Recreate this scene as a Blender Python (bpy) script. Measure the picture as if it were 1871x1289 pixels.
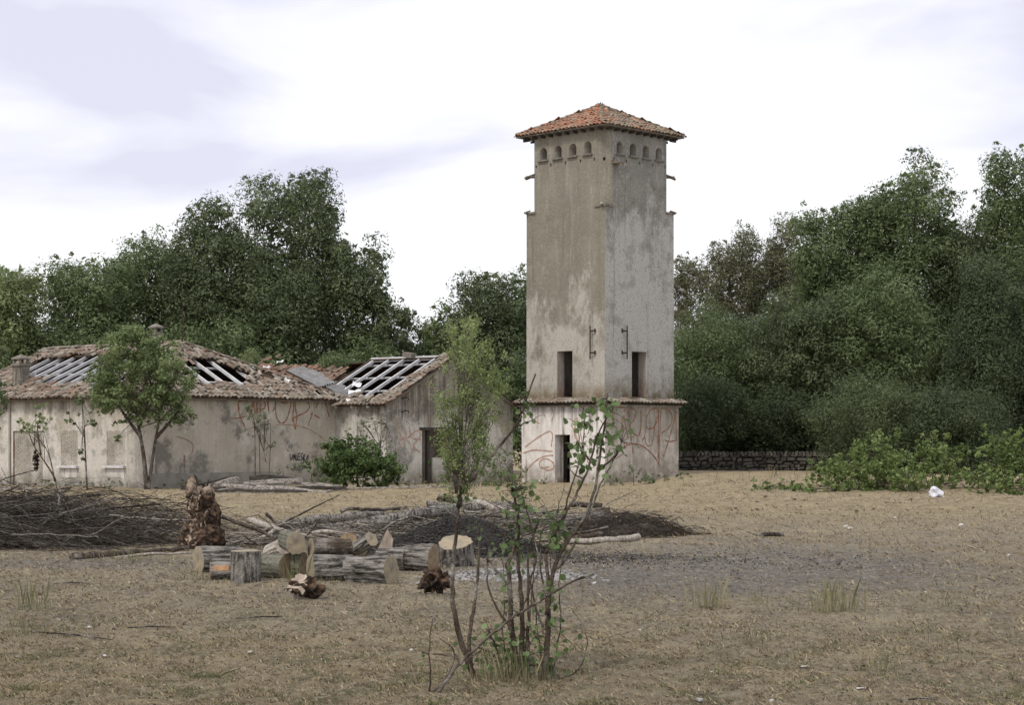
import bpy, math, random
import numpy as np
from mathutils import Vector, Matrix
from mathutils.geometry import tessellate_polygon
rng = np.random.default_rng(7); random.seed(7)
S = bpy.context.scene; COL = S.collection
for o in list(bpy.data.objects): bpy.data.objects.remove(o)
# ------------------------------------------------------------------ camera, sky, sun, exposure
EYE, F, CX, HY = 1.7, 3500.0, 935.5, 805.0
cam = bpy.data.objects.new('camera', bpy.data.cameras.new('camera')); COL.objects.link(cam)
cam.location = (0, 0, EYE); cam.rotation_euler = (math.radians(90), 0, 0)
cam.data.sensor_width = 36; cam.data.lens = F/1871*36; cam.data.shift_y = (HY-644.5)/1871
cam.data.clip_start = .1; cam.data.clip_end = 4000; S.camera = cam
SUN_EL, SUN_ROT = math.radians(52), math.radians(215)       # from behind the camera, to its left
w = bpy.data.worlds.new('World'); S.world = w; w.use_nodes = True
nt = w.node_tree; nt.nodes.clear()
def wn(t, **k):
    n = nt.nodes.new(t)
    for a, b in k.items(): setattr(n, a, b)
    return n
wo = wn('ShaderNodeOutputWorld'); bg = wn('ShaderNodeBackground'); bg2 = wn('ShaderNodeBackground'); mx = wn('ShaderNodeMixShader')
sky = wn('ShaderNodeTexSky', sky_type='NISHITA', sun_disc=False, sun_elevation=SUN_EL, sun_rotation=SUN_ROT)
bg.inputs[1].default_value = .1; nt.links.new(sky.outputs[0], bg.inputs[0])
tc = wn('ShaderNodeTexCoord'); mp = wn('ShaderNodeMapping'); mp.inputs['Scale'].default_value = (2.2, 2.2, 6.5); mp.inputs['Location'].default_value = (3.1, 1.3, .35)
no = wn('ShaderNodeTexNoise'); no.inputs['Scale'].default_value = 2.0; no.inputs['Detail'].default_value = 8; no.inputs['Roughness'].default_value = .45; no.inputs['Distortion'].default_value = .35
cr = wn('ShaderNodeValToRGB'); e = cr.color_ramp.elements
e[0].position = .38; e[0].color = (.54, .54, .635, 1); e[1].position = .56; e[1].color = (.78, .78, .80, 1)
m_ = e.new(.46); m_.color = (.67, .67, .735, 1)
sx = wn('ShaderNodeSeparateXYZ'); mr = wn('ShaderNodeMapRange'); mr.inputs[1].default_value = .02; mr.inputs[2].default_value = .20; mr.inputs[3].default_value = .14; mr.inputs[4].default_value = -.03
ad = wn('ShaderNodeMath', operation='ADD')
L = nt.links.new
L(tc.outputs['Generated'], mp.inputs[0]); L(mp.outputs[0], no.inputs[0]); L(tc.outputs['Generated'], sx.inputs[0]); L(sx.outputs[2], mr.inputs[0])
L(no.outputs[0], ad.inputs[0]); L(mr.outputs[0], ad.inputs[1]); L(ad.outputs[0], cr.inputs[0]); L(cr.outputs[0], bg2.inputs[0]); bg2.inputs[1].default_value = 1.0
mx.inputs[0].default_value = .93; L(bg.outputs[0], mx.inputs[1]); L(bg2.outputs[0], mx.inputs[2]); L(mx.outputs[0], wo.inputs[0])
sun = bpy.data.objects.new('sun', bpy.data.lights.new('sun', 'SUN')); COL.objects.link(sun)
sun.data.energy = 1.5; sun.data.angle = math.radians(11); sun.data.color = (1, .94, .84)
sd = Vector((math.sin(SUN_ROT)*math.cos(SUN_EL), math.cos(SUN_ROT)*math.cos(SUN_EL), math.sin(SUN_EL)))
sun.rotation_euler = sd.to_track_quat('Z', 'Y').to_euler(); sun.location = sd*60
S.view_settings.view_transform = 'Standard'; S.view_settings.look = 'None'; S.view_settings.exposure = .58; S.view_settings.gamma = 1
S.view_settings.use_curve_mapping = False
S.render.engine = 'CYCLES'; S.cycles.max_bounces = 5; S.cycles.diffuse_bounces = 3; S.cycles.transparent_max_bounces = 4; S.cycles.transmission_bounces = 3
# ------------------------------------------------------------------ helpers
V = Vector
def P(x, y, Y): return V(((x-CX)/F*Y, Y, EYE+(HY-y)/F*Y))
def sst(t): t = np.clip(t, 0, 1); return t*t*(3-2*t)
def gz(x, y):
    return .34*sst((x-4.4)/3.2)*sst((y-50)/14) + .02*np.sin(x*.9+1.3)*np.sin(y*.55) + .012*np.sin(x*2.3+y*1.7)
def Gp(x, y):                      # the ground point seen at photograph position x, y
    Y = (EYE)*F/max(y-HY, 1)
    for _ in range(12): Y = (EYE-float(gz((x-CX)/F*Y, Y)))*F/(y-HY)
    X = (x-CX)/F*Y
    return V((X, Y, float(gz(X, Y))))
class Plane:
    def __init__(s, A, B, top):
        s.o = V(A); s.e = (V(B)-s.o).normalized(); d = V(top)-s.o; s.s = (d-s.e*d.dot(s.e)).normalized(); s.n = s.e.cross(s.s)
        if s.n.z < 0 or (abs(s.n.z) < 1e-6 and s.n.y > 0): s.n = -s.n
        s.len = (V(B)-s.o).length; s.h = d.dot(s.s)
    def pt(s, a, b, h=0): return s.o+s.e*a+s.s*b+s.n*h
    def ab(s, p): d = V(p)-s.o; return d.dot(s.e), d.dot(s.s)
    def px(s, x, y):
        c = V((0, 0, EYE)); d = V(((x-CX)/F, 1, (HY-y)/F)); t = (s.o-c).dot(s.n)/d.dot(s.n); return s.ab(c+d*t)
def inside(p, poly):
    x, y = p; c = False; j = len(poly)-1
    for i in range(len(poly)):
        xi, yi = poly[i]; xj, yj = poly[j]
        if (yi > y) != (yj > y) and x < (xj-xi)*(y-yi)/(yj-yi)+xi: c = not c
        j = i
    return c
def props(o, label=None, cat=None, group=None, kind=None):
    for k, v in (('label', label), ('category', cat), ('group', group), ('kind', kind)):
        if v: o[k] = v
    return o
ORG = {}
def empty(name, loc, label, cat, group=None):
    o = bpy.data.objects.new(name, None); COL.objects.link(o); o.location = loc; o.empty_display_size = .2
    ORG[o.name] = V(loc); return props(o, label, cat, group)
def org(p): return ORG[p.name] if p is not None else V((0, 0, 0))
def link(name, me, parent=None, loc=None):
    o = bpy.data.objects.new(name, me); COL.objects.link(o)
    if parent is not None:
        o.parent = parent; ORG[o.name] = org(parent)
        if loc is not None: o.location = V(loc)-org(parent)
    else:
        o.location = loc or (0, 0, 0); ORG[o.name] = V(loc or (0, 0, 0))
    return o
def npmesh(name, verts, faces, mat, rnd=None, smooth=False):
    """verts (n,3); faces (m,k)"""
    me = bpy.data.meshes.new(name); n = len(verts); m, k = faces.shape
    me.vertices.add(n); me.vertices.foreach_set('co', np.ascontiguousarray(verts, dtype=np.float32).ravel())
    me.loops.add(m*k); me.loops.foreach_set('vertex_index', faces.astype(np.int32).ravel())
    me.polygons.add(m); me.polygons.foreach_set('loop_start', np.arange(0, m*k, k, dtype=np.int32))
    if smooth: me.polygons.foreach_set('use_smooth', np.ones(m, dtype=bool))
    if rnd is not None:
        a = me.attributes.new('rnd', 'FLOAT', 'POINT'); a.data.foreach_set('value', rnd.astype(np.float32))
    me.update(calc_edges=True)
    for q in (mat if isinstance(mat, (list, tuple)) else [mat]): me.materials.append(q)
    return me
class MB:
    def __init__(s): s.v = []; s.f = []; s.r = []; s.m = []; s.cr = 0.0; s.cm = 0
    def add(s, vs, fs):
        b = len(s.v); s.v += [tuple(v) for v in vs]; s.r += [s.cr]*len(vs); s.f += [tuple(b+i for i in f) for f in fs]; s.m += [s.cm]*len(fs)
    def box(s, c, ax, ay, az):       # half-axis vectors
        c, ax, ay, az = map(V, (c, ax, ay, az)); vs = [c+ax*i+ay*j+az*k for k in (-1, 1) for j in (-1, 1) for i in (-1, 1)]
        s.add(vs, [(0, 2, 3, 1), (4, 5, 7, 6), (0, 1, 5, 4), (2, 6, 7, 3), (0, 4, 6, 2), (1, 3, 7, 5)])
    def bar(s, a, b, w, h, up=V((0, 0, 1))):
        a, b = V(a), V(b); d = (b-a)/2; x = d.cross(up).normalized(); y = x.cross(d).normalized(); s.box((a+b)/2, d, x*w/2, y*h/2)
    def tube(s, pts, rad, n=6, cap=True):
        pts = [V(p) for p in pts]; m = len(pts); rad = rad if isinstance(rad, (list, tuple, np.ndarray)) else [rad]*m
        vs = []; ref = V((.31, .17, .93)); 
        if abs((pts[-1]-pts[0]).normalized().dot(ref.normalized())) > .9: ref = V((1, .2, 0))
        for i, p in enumerate(pts):
            t = (pts[min(i+1, m-1)]-pts[max(i-1, 0)]).normalized(); x = t.cross(ref).normalized(); y = t.cross(x)
            vs += [p+(x*math.cos(q*2*math.pi/n)+y*math.sin(q*2*math.pi/n))*rad[i] for q in range(n)]
        fs = [(i*n+q, i*n+(q+1) % n, (i+1)*n+(q+1) % n, (i+1)*n+q) for i in range(m-1) for q in range(n)]
        if cap: fs += [tuple(range(n))[::-1], tuple(range((m-1)*n, m*n))]
        s.add(vs, fs)
    def build(s, name, mat, parent=None, smooth=False, kind=None, label=None, loc=None):
        o = org(parent) if parent is not None else V(loc or (0, 0, 0))
        me = bpy.data.meshes.new(name); me.from_pydata([(x-o.x, y-o.y, z-o.z) for x, y, z in s.v], [], s.f)
        for q in (mat if isinstance(mat, (list, tuple)) else [mat]): me.materials.append(q)
        me.polygons.foreach_set('material_index', s.m)
        if smooth: me.polygons.foreach_set('use_smooth', [True]*len(s.f))
        if any(s.r): me.attributes.new('rnd', 'FLOAT', 'POINT').data.foreach_set('value', s.r)
        me.validate(); me.update()
        ob = link(name, me, parent, None if parent is not None else o)
        return props(ob, label, None, None, kind)
def spline(pts, n):
    pts = [V(p) for p in pts]; out = []; m = len(pts)
    for i in range(m-1):
        p0, p1, p2, p3 = pts[max(i-1, 0)], pts[i], pts[i+1], pts[min(i+2, m-1)]
        for q in range(n):
            t = q/n; out.append(.5*((2*p1)+(p2-p0)*t+(2*p0-5*p1+4*p2-p3)*t*t+(3*p1-p0-3*p2+p3)*t**3))
    return out+[pts[-1]]
# ------------------------------------------------------------------ materials
class NM:
    def __init__(s, name, rough=.9, spec=.2):
        s.mat = bpy.data.materials.new(name); s.mat.use_nodes = True; s.t = s.mat.node_tree; s.b = s.t.nodes['Principled BSDF']
        s.b.inputs['Roughness'].default_value = rough; s.b.inputs['Specular IOR Level'].default_value = spec
    def n(s, t, ins=None, **k):
        q = s.t.nodes.new(t)
        for a, b in k.items(): setattr(q, a, b)
        for a, b in (ins or {}).items(): s.set(q.inputs[a], b)
        return q
    def set(s, i, v):
        if isinstance(v, bpy.types.NodeSocket): s.t.links.new(v, i)
        else: i.default_value = v if not (isinstance(v, tuple) and len(v) == 3 and len(i.default_value) == 4) else (*v, 1)
    def co(s, scale=(1, 1, 1), loc=(0, 0, 0)):
        if not hasattr(s, 'tc'): s.tc = s.n('ShaderNodeTexCoord')
        return s.n('ShaderNodeMapping', {0: s.tc.outputs['Object'], 'Scale': scale, 'Location': loc}).outputs[0]
    def noise(s, sc, det=4, rough=.55, scale=(1, 1, 1), loc=(0, 0, 0), dist=0):
        return s.n('ShaderNodeTexNoise', {'Vector': s.co(scale, loc), 'Scale': sc, 'Detail': det, 'Roughness': rough, 'Distortion': dist}).outputs[0]
    def rng(s, v, a, b, c=0., d=1.):
        return s.n('ShaderNodeMapRange', {0: v, 1: a, 2: b, 3: c, 4: d}).outputs[0]
    def mix(s, f, a, b, bt='MIX'):
        q = s.n('ShaderNodeMix', data_type='RGBA', blend_type=bt); s.set(q.inputs[0], f); s.set(q.inputs[6], a); s.set(q.inputs[7], b); return q.outputs[2]
    def math(s, op, a, b=0.): return s.n('ShaderNodeMath', {0: a, 1: b}, operation=op).outputs[0]
    def col(s, c): s.set(s.b.inputs['Base Color'], c); return s
    def bump(s, h, st=.4, d=.02): s.set(s.b.inputs['Normal'], s.n('ShaderNodeBump', {'Height': h, 'Strength': st, 'Distance': d}).outputs[0]); return s
    def z(s):
        if not hasattr(s, 'tc'): s.tc = s.n('ShaderNodeTexCoord')
        return s.n('ShaderNodeSeparateXYZ', {0: s.tc.outputs['Object']}).outputs[2]
    def attr(s, name='rnd'): return s.n('ShaderNodeAttribute', attribute_name=name).outputs['Fac']
    def orand(s): return s.n('ShaderNodeObjectInfo').outputs['Random']
def simple(name, a, b, sc=6, rough=.9, bump=.3, bs=30, scale=(1, 1, 1), lo=.35, hi=.65):
    m = NM(name, rough); m.col(m.mix(m.rng(m.noise(sc, 6, .6, scale), lo, hi), a, b)); m.bump(m.noise(bs, 4, .6, scale), bump); return m.mat
def plaster(name, main, pale, dark, pale_z=None, band=None, streak=.5, sp=.5, plow=.5, blotch=.5, drip=None, bsc=1.1):
    m = NM(name, .93, .15)
    z = m.z()
    base = m.mix(m.rng(m.noise(.9, 7, .6), .38, .62), main, tuple(c*.82 for c in main))
    p = m.noise(1.3, 8, .68, (1, 1, .55), (3, 1, 2))
    if pale_z:
        p = m.math('ADD', p, m.rng(z, pale_z[0], pale_z[1], .16, -.12))
    c = m.mix(m.rng(p, plow, plow+.13), base, pale)
    st = m.noise(3.6, 5, .6, (1, 1, .05), (5, 2, 0)); c = m.mix(m.math('MULTIPLY', m.rng(st, .56, .68), streak), c, dark)
    st2 = m.noise(3.4, 5, .65, (1, 1, .09), (1, 7, 0)); c = m.mix(m.math('MULTIPLY', m.rng(st2, .55, .7), streak*.8), c, pale)
    bl = m.noise(bsc, 8, .7, (1, 1, 1), (9, 4, 7)); c = m.mix(m.math('MULTIPLY', m.rng(bl, .53, .6), blotch*.7), c, dark)
    s1 = m.noise(14, 6, .75); c = m.mix(m.math('MULTIPLY', m.rng(s1, .52, .66), sp), c, tuple(x*.45 for x in dark))
    s2 = m.noise(9, 6, .8, (1, 1, 1), (2, 2, 8)); c = m.mix(m.math('MULTIPLY', m.rng(s2, .55, .66), sp*.9), c, tuple(min(1, x*1.15) for x in pale))
    if drip:      # run-off stains below the eaves, widest at the top
        q = m.noise(2.1, 7, .72, (1, 1, .05), (2, 8, 1), .3); f = m.math('ADD', m.rng(z, drip[0], drip[1], -.16, .06), q); c = m.mix(m.math('MULTIPLY', m.rng(f, .50, .64), drip[2]), c, (.085, .075, .06))
    if band:      # damp stain band
        f = m.math('MULTIPLY', m.rng(z, band[0], band[1], 1, 0), m.rng(m.noise(2.5, 6, .7), .3, .55)); c = m.mix(f, c, band[2])
    m.col(c); h = m.math('ADD', m.noise(22, 7, .75), m.math('MULTIPLY', m.noise(3, 4), .6)); m.bump(h, .85, .045); return m.mat
M = {}
M['tower_left'] = plaster('tower_beige_render', (.265, .245, .195), (.44, .415, .365), (.17, .155, .12), (5.5, 10.2), (3.5, 4.0, (.20, .16, .105)), .5, .45, .52, .3)
M['tower_right'] = plaster('tower_grey_render', (.285, .272, .243), (.43, .42, .40), (.16, .15, .13), (8.5, 12.5), (3.5, 4.3, (.15, .125, .08)), .5, .75, .45, .55)
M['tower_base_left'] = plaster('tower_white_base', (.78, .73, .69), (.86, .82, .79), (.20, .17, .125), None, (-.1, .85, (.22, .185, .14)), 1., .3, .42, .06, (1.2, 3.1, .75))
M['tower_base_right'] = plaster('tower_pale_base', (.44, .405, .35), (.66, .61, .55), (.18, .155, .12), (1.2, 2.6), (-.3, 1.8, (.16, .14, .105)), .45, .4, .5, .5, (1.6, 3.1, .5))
M['house_wall'] = plaster('house_plaster', (.46, .42, .35), (.62, .58, .52), (.20, .185, .155), (1.4, 3.2), (.0, .7, (.19, .18, .155)), .35, .45, .44, .8, (2.1, 3.2, .5))
M['house_wall_right'] = plaster('house_plaster_cream', (.52, .475, .395), (.62, .59, .54), (.19, .18, .155), None, (-.1, .9, (.22, .21, .18)), .3, .25, .53, 1.25, (2.5, 3.2, .5), .55)
M['wing_wall'] = plaster('wing_plaster', (.36, .33, .275), (.60, .58, .53), (.12, .11, .09), (1.4, 3.6), (.0, .9, (.15, .135, .1)), .8, .6, .46, .9, (1.5, 3.05, .8), .8)
M['reveal'] = plaster('reveal_plaster', (.46, .42, .37), (.56, .53, .49), (.2, .17, .14), None, (3.3, 4.3, (.22, .10, .06)), .3, .4)
M['plinth'] = simple('plinth_cement', (.20, .19, .165), (.29, .275, .24), 2)
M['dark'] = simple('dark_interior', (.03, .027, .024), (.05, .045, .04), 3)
M['deck'] = simple('roof_deck', (.05, .035, .028), (.10, .065, .045), 5)
M['board'] = simple('eaves_board', (.14, .12, .10), (.24, .22, .19), 5, scale=(1, 1, 6))
def tile_mat(name, cols):
    m = NM(name, .9, .15); r = m.math('FRACT', m.math('ADD', m.math('MULTIPLY', m.orand(), 7.3), m.attr()))
    cr = m.n('ShaderNodeValToRGB', {0: r}); el = cr.color_ramp.elements; el[0].color = (*cols[0], 1); el[1].position = .95; el[1].color = (*cols[-1], 1)
    for i, c in enumerate(cols[1:-1], 1): q = el.new(i/(len(cols)-1)*.95); q.color = (*c, 1)
    c = m.mix(m.rng(m.noise(5, 6, .7), .5, .66), cr.outputs[0], (.11, .10, .08)); c = m.mix(m.rng(m.noise(7, 6, .75, loc=(4, 4, 4)), .56, .68), c, (.34, .31, .25))
    m.col(c); m.bump(m.noise(40, 4), .4); return m.mat
M['tile'] = tile_mat('clay_tile_orange', [(.40, .15, .075), (.28, .10, .06), (.45, .22, .13), (.22, .14, .10), (.36, .13, .07), (.48, .30, .20), (.17, .12, .09)])
M['tile_grey'] = tile_mat('clay_tile_lichened', [(.15, .13, .10), (.30, .17, .11), (.20, .17, .13), (.36, .29, .21), (.13, .10, .08), (.27, .20, .14), (.22, .15, .11)])
M['tile_old'] = tile_mat('clay_tile_weathered', [(.21, .18, .145), (.24, .155, .115), (.31, .28, .235), (.12, .10, .082), (.26, .20, .155), (.38, .35, .30), (.16, .12, .095)])
M['tile_rust'] = tile_mat('clay_tile_broken', [(.18, .115, .085), (.25, .135, .095), (.13, .09, .07), (.31, .16, .10), (.21, .16, .125), (.23, .13, .10), (.13, .10, .08)])
M['rafter'] = simple('concrete_rafter', (.50, .50, .50), (.66, .66, .67), 4)
M['sheet'] = simple('fibre_cement_sheet', (.17, .17, .17), (.28, .28, .28), 3)
M['white'] = simple('white_scrap', (.62, .62, .64), (.75, .75, .76), 3)
M['iron'] = simple('rusty_iron', (.022, .015, .012), (.06, .032, .022), 8)
def bark(name, a, b, moss=0):
    m = NM(name, .95, .1); n1 = m.noise(24, 5, .65, (1, 1, .16)); c = m.mix(m.rng(n1, .42, .6), a, b)
    c = m.mix(m.rng(m.noise(3.3, 5, .7, loc=(7, 1, 1)), .52, .66), c, (.28, .26, .23))
    if moss: c = m.mix(m.rng(m.noise(14, 6, .75), .42, .56, 0, moss), c, (.20, .195, .16))
    m.col(c); m.bump(m.math('ADD', n1, m.noise(50, 3)), .8, .03); return m.mat
M['bark'] = bark('log_bark', (.048, .043, .037), (.29, .27, .245))
M['bark_moss'] = bark('mossy_log_bark', (.075, .07, .05), (.20, .19, .15), .75)
M['bark_dark'] = bark('dark_branch_bark', (.030, .025, .022), (.10, .085, .07))
M['bark_brown'] = bark('brown_stem_bark', (.055, .042, .032), (.125, .10, .078))
M['bark_pale'] = bark('pale_bare_wood', (.28, .24, .20), (.50, .46, .40))
M['bark_mid'] = bark('grey_branch_bark', (.13, .115, .10), (.27, .245, .22))
M['trunk'] = bark('tree_bark', (.05, .042, .034), (.14, .12, .10))
M['plank_wood'] = simple('weathered_plank', (.10, .088, .075), (.44, .40, .36), 4, scale=(1, 6, 6), lo=.4, hi=.6)
M['plank_dark'] = simple('dark_plank', (.025, .022, .02), (.09, .078, .068), 4, scale=(1, 6, 6))
def cut():
    m = NM('sawn_end_grain', .85, .15); v = m.n('ShaderNodeVectorMath', {0: m.co((1, 1, 0))}, operation='LENGTH').outputs['Value']
    r = m.math('SINE', m.math('MULTIPLY', m.math('ADD', v, m.math('MULTIPLY', m.noise(5, 3), .03)), 420.)); c = m.mix(m.rng(r, -1, 1, .0, .35), (.34, .285, .195), (.24, .195, .13))
    c = m.mix(m.rng(m.noise(6, 7, .75), .46, .62), c, (.21, .185, .15)); c = m.mix(m.rng(v, .0, .05, .5, 0), c, (.16, .10, .06))
    sp = m.n('ShaderNodeTexVoronoi', {'Vector': m.co((3, 14, 1)), 'Scale': 2.}).outputs[0]; c = m.mix(m.rng(sp, .0, .05, .6, 0), c, (.10, .07, .045))
    m.col(c); return m.mat
M['cut'] = cut()
M['cut_brown'] = simple('weathered_end_grain', (.17, .12, .075), (.30, .23, .15), 14)
M['split'] = simple('fresh_split_wood', (.30, .15, .075), (.46, .28, .16), 9, scale=(1, 1, .3))
M['split_pale'] = simple('pale_split_wood', (.24, .19, .15), (.50, .43, .36), 8, scale=(1, 1, .3))
M['rot'] = simple('rotten_root_wood', (.022, .016, .013), (.15, .092, .056), 14, lo=.44, hi=.68, bump=.8)
M['rot_pale'] = simple('rotten_root_pale', (.09, .065, .048), (.32, .25, .19), 9, lo=.4, hi=.6)
M['char'] = simple('charcoal', (.012, .011, .010), (.055, .052, .048), 25, bump=.8)
M['ash'] = simple('pale_ash', (.17, .165, .155), (.34, .325, .31), 5)
M['stone'] = None
def stone(name, cols):
    m = NM(name, .92, .15); r = m.math('FRACT', m.math('ADD', m.math('MULTIPLY', m.orand(), 5.7), m.attr()))
    c = m.mix(r, cols[0], cols[1]); c = m.mix(m.rng(m.noise(9, 6, .7), .48, .66), c, cols[2]); m.col(c); m.bump(m.noise(18, 5), .6); return m.mat
M['stone'] = stone('dry_stone', ((.045, .042, .035), (.16, .148, .13), (.04, .038, .03)))
M['pebble'] = stone('pale_pebble', ((.42, .40, .37), (.70, .68, .65), (.34, .31, .27)))
M['chips'] = stone('wood_chip', ((.12, .09, .06), (.46, .38, .28), (.07, .055, .045)))
M['clod'] = stone('brown_clod', ((.07, .045, .03), (.15, .10, .07), (.05, .035, .025)))
def leafmat(name, dark, mid, light, tr=.25, rough=.6):
    m = NM(name, rough, .25); cr = m.n('ShaderNodeValToRGB', {0: m.attr()}); el = cr.color_ramp.elements
    el[0].color = (*dark, 1); el[1].color = (*light, 1); q = el.new(.5); q.color = (*mid, 1)
    m.col(cr.outputs[0]); t = m.n('ShaderNodeBsdfTranslucent', {0: cr.outputs[0]}); mxs = m.n('ShaderNodeMixShader', {0: tr, 1: m.b.outputs[0], 2: t.outputs[0]})
    out = [n for n in m.t.nodes if n.type == 'OUTPUT_MATERIAL'][0]; m.t.links.new(mxs.outputs[0], out.inputs[0]); return m.mat
LM = {
 'dark': leafmat('foliage_dark', (.058, .080, .036), (.108, .142, .066), (.185, .225, .115), .33),
 'mid': leafmat('foliage_mid', (.074, .104, .042), (.135, .180, .078), (.215, .265, .130), .33),
 'young': leafmat('foliage_young', (.085, .12, .045), (.155, .205, .085), (.25, .31, .145), .38),
 'light': leafmat('foliage_light', (.13, .17, .07), (.21, .26, .115), (.31, .37, .18), .38),
 'brown': leafmat('foliage_olive', (.095, .098, .052), (.155, .155, .085), (.23, .225, .135), .33),
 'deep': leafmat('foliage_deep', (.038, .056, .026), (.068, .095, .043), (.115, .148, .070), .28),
 'bright': leafmat('foliage_bright', (.045, .075, .022), (.090, .140, .042), (.17, .24, .085), .33),
 'lime': leafmat('foliage_lime', (.085, .125, .038), (.16, .22, .07), (.26, .33, .13), .4),
 'plume': leafmat('foliage_plume', (.14, .19, .065), (.25, .31, .12), (.37, .43, .20), .45),
 'grey': leafmat('foliage_grey', (.10, .12, .07), (.17, .19, .12), (.26, .28, .19)),
 'pop': leafmat('poplar_leaf', (.06, .10, .035), (.12, .18, .065), (.24, .31, .15), .35, .45),
 'straw': leafmat('straw', (.10, .08, .05), (.27, .215, .13), (.44, .365, .24), .2, .8),
 'weed': leafmat('weed_blades', (.09, .105, .045), (.17, .175, .085), (.33, .29, .17), .3, .8),
}
GRAF = simple('orange_graffiti_paint', (.21, .10, .055), (.34, .20, .135), 9, lo=.4, hi=.62); GRAFB = simple('black_graffiti_paint', (.03, .03, .032), (.07, .07, .07), 6)
GRAFP = simple('faded_graffiti_paint', (.36, .23, .17), (.50, .38, .31), 4)
# ------------------------------------------------------------------ ground
def ground():
    rows = np.concatenate([np.linspace(-60, 6, 24), 6*np.exp(np.linspace(0, math.log(110/6), 340))[1:], 110*np.exp(np.linspace(0, math.log(2600/110), 40))[1:]])
    u = np.linspace(-1, 1, 300); u = .55*u+.45*u**3
    R, U = np.meshgrid(rows, u, indexing='ij'); X = U*(np.abs(R)*.75+26); Z = gz(X, R)
    near = (R > 0) & (R < 100)
    Z = Z+np.where(near, .010*np.sin(X*9.1+R*4.3)*np.sin(R*7.7-X*3), 0)+rng.normal(0, .006, X.shape)*near
    # a dung-strewn ridge, the ash hollow, the pile footing
    Z += .05*np.exp(-((R-50-.6*np.sin(X))/1.2)**2)
    vs = np.stack([X, R, Z], -1).reshape(-1, 3); nr, nc = X.shape
    i = np.arange(nr-1)[:, None]*nc+np.arange(nc-1)[None]; f = np.stack([i, i+1, i+1+nc, i+nc], -1).reshape(-1, 4)
    m = NM('dry_field', .97, .08)
    far = m.rng(m.noise(.22, 6, .6, (1, .6, 1)), .4, .6)
    straw, soil, dk = (.53, .45, .30), (.36, .31, .24), (.145, .12, .082)
    c = m.mix(m.rng(m.noise(1.1, 8, .72, (1, .55, 1)), .40, .60), soil, straw)
    c = m.mix(m.math('MULTIPLY', far, .45), c, (.23, .195, .15))
    c = m.mix(m.attr('warm'), c, m.mix(m.rng(m.noise(1.5, 7, .7), .36, .62), (.30, .235, .145), (.55, .445, .275)))
    c = m.mix(m.math('MULTIPLY', m.rng(m.noise(2.6, 8, .75, loc=(5, 5, 0)), .54, .64), .75), c, dk)
    gm = m.math('MULTIPLY', m.rng(m.noise(1.5, 8, .8, (1, .4, 1), (1, 9, 0)), .50, .60), m.attr('green')); c = m.mix(gm, c, (.115, .125, .06))
    am = m.math('ADD', m.attr('ashm'), m.math('MULTIPLY', m.math('SUBTRACT', m.noise(1.6, 7, .7), .5), 1.1)); am = m.rng(am, .25, 1.0)
    c = m.mix(m.math('MULTIPLY', am, .8), c, m.mix(m.rng(m.noise(3, 7, .75), .4, .62), (.165, .158, .15), (.30, .285, .265)))
    cm = m.math('ADD', m.attr('charm'), m.math('MULTIPLY', m.math('SUBTRACT', m.noise(2.2, 8, .75), .5), 1.6)); c = m.mix(m.rng(cm, .5, .9, 0, .85), c, (.05, .048, .045))
    c = m.mix(m.math('MULTIPLY', m.rng(m.noise(17, 5, .8, (1, .5, 1)), .52, .60), .65), c, (.58, .52, .41))
    c = m.mix(m.math('MULTIPLY', m.rng(m.noise(9, 7, .85, (1, .45, 1), loc=(3, 8, 1)), .53, .62), .8), c, (.085, .065, .045)); c = m.mix(m.math('MULTIPLY', m.rng(m.noise(3.2, 7, .85, (1, .35, 1), loc=(13, 8, 1)), .56, .64), .6), c, (.12, .095, .065))
    m.col(c); m.bump(m.noise(7, 9, .9), 1., .12)
    me = npmesh('ground', vs, f, m.mat, smooth=True)
    x, y = X.ravel(), R.ravel()
    def blob(cx, cy, rx, ry): return np.exp(-(((x-cx)/rx)**2+((y-cy)/ry)**2)**1.3)
    sets = {'warm': np.clip(sst((y-33)/16)*.9+.75*sst((18.5-y)/3)*(.5+.5*sst((2.5-x)/4)), 0, 1),
            'green': np.clip(1.1-.045*y, 0, 1)+.15,
            'ashm': np.clip(1.0*blob(1.7, 24.5, 2.9, 4.4)+.75*blob(4.2, 26, 2.2, 5.0)+.95*blob(-5.6, 26.3, 2.9, 1.5)+.35*blob(3, 30, 4.5, 6), 0, 1),
            'charm': np.clip(.8*blob(1.6, 27.6, 2.0, 1.1)+.9*blob(-.6, 30, 1.9, 2.6)+.5*blob(-8, 33, 3.5, 4), 0, 1)}
    for k, v in sets.items(): me.attributes.new(k, 'FLOAT', 'POINT').data.foreach_set('value', v.astype(np.float32))
    props(link('ground', me), kind='structure', label='dry trampled field with straw, bare soil and a grey ash patch')
ground()
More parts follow.
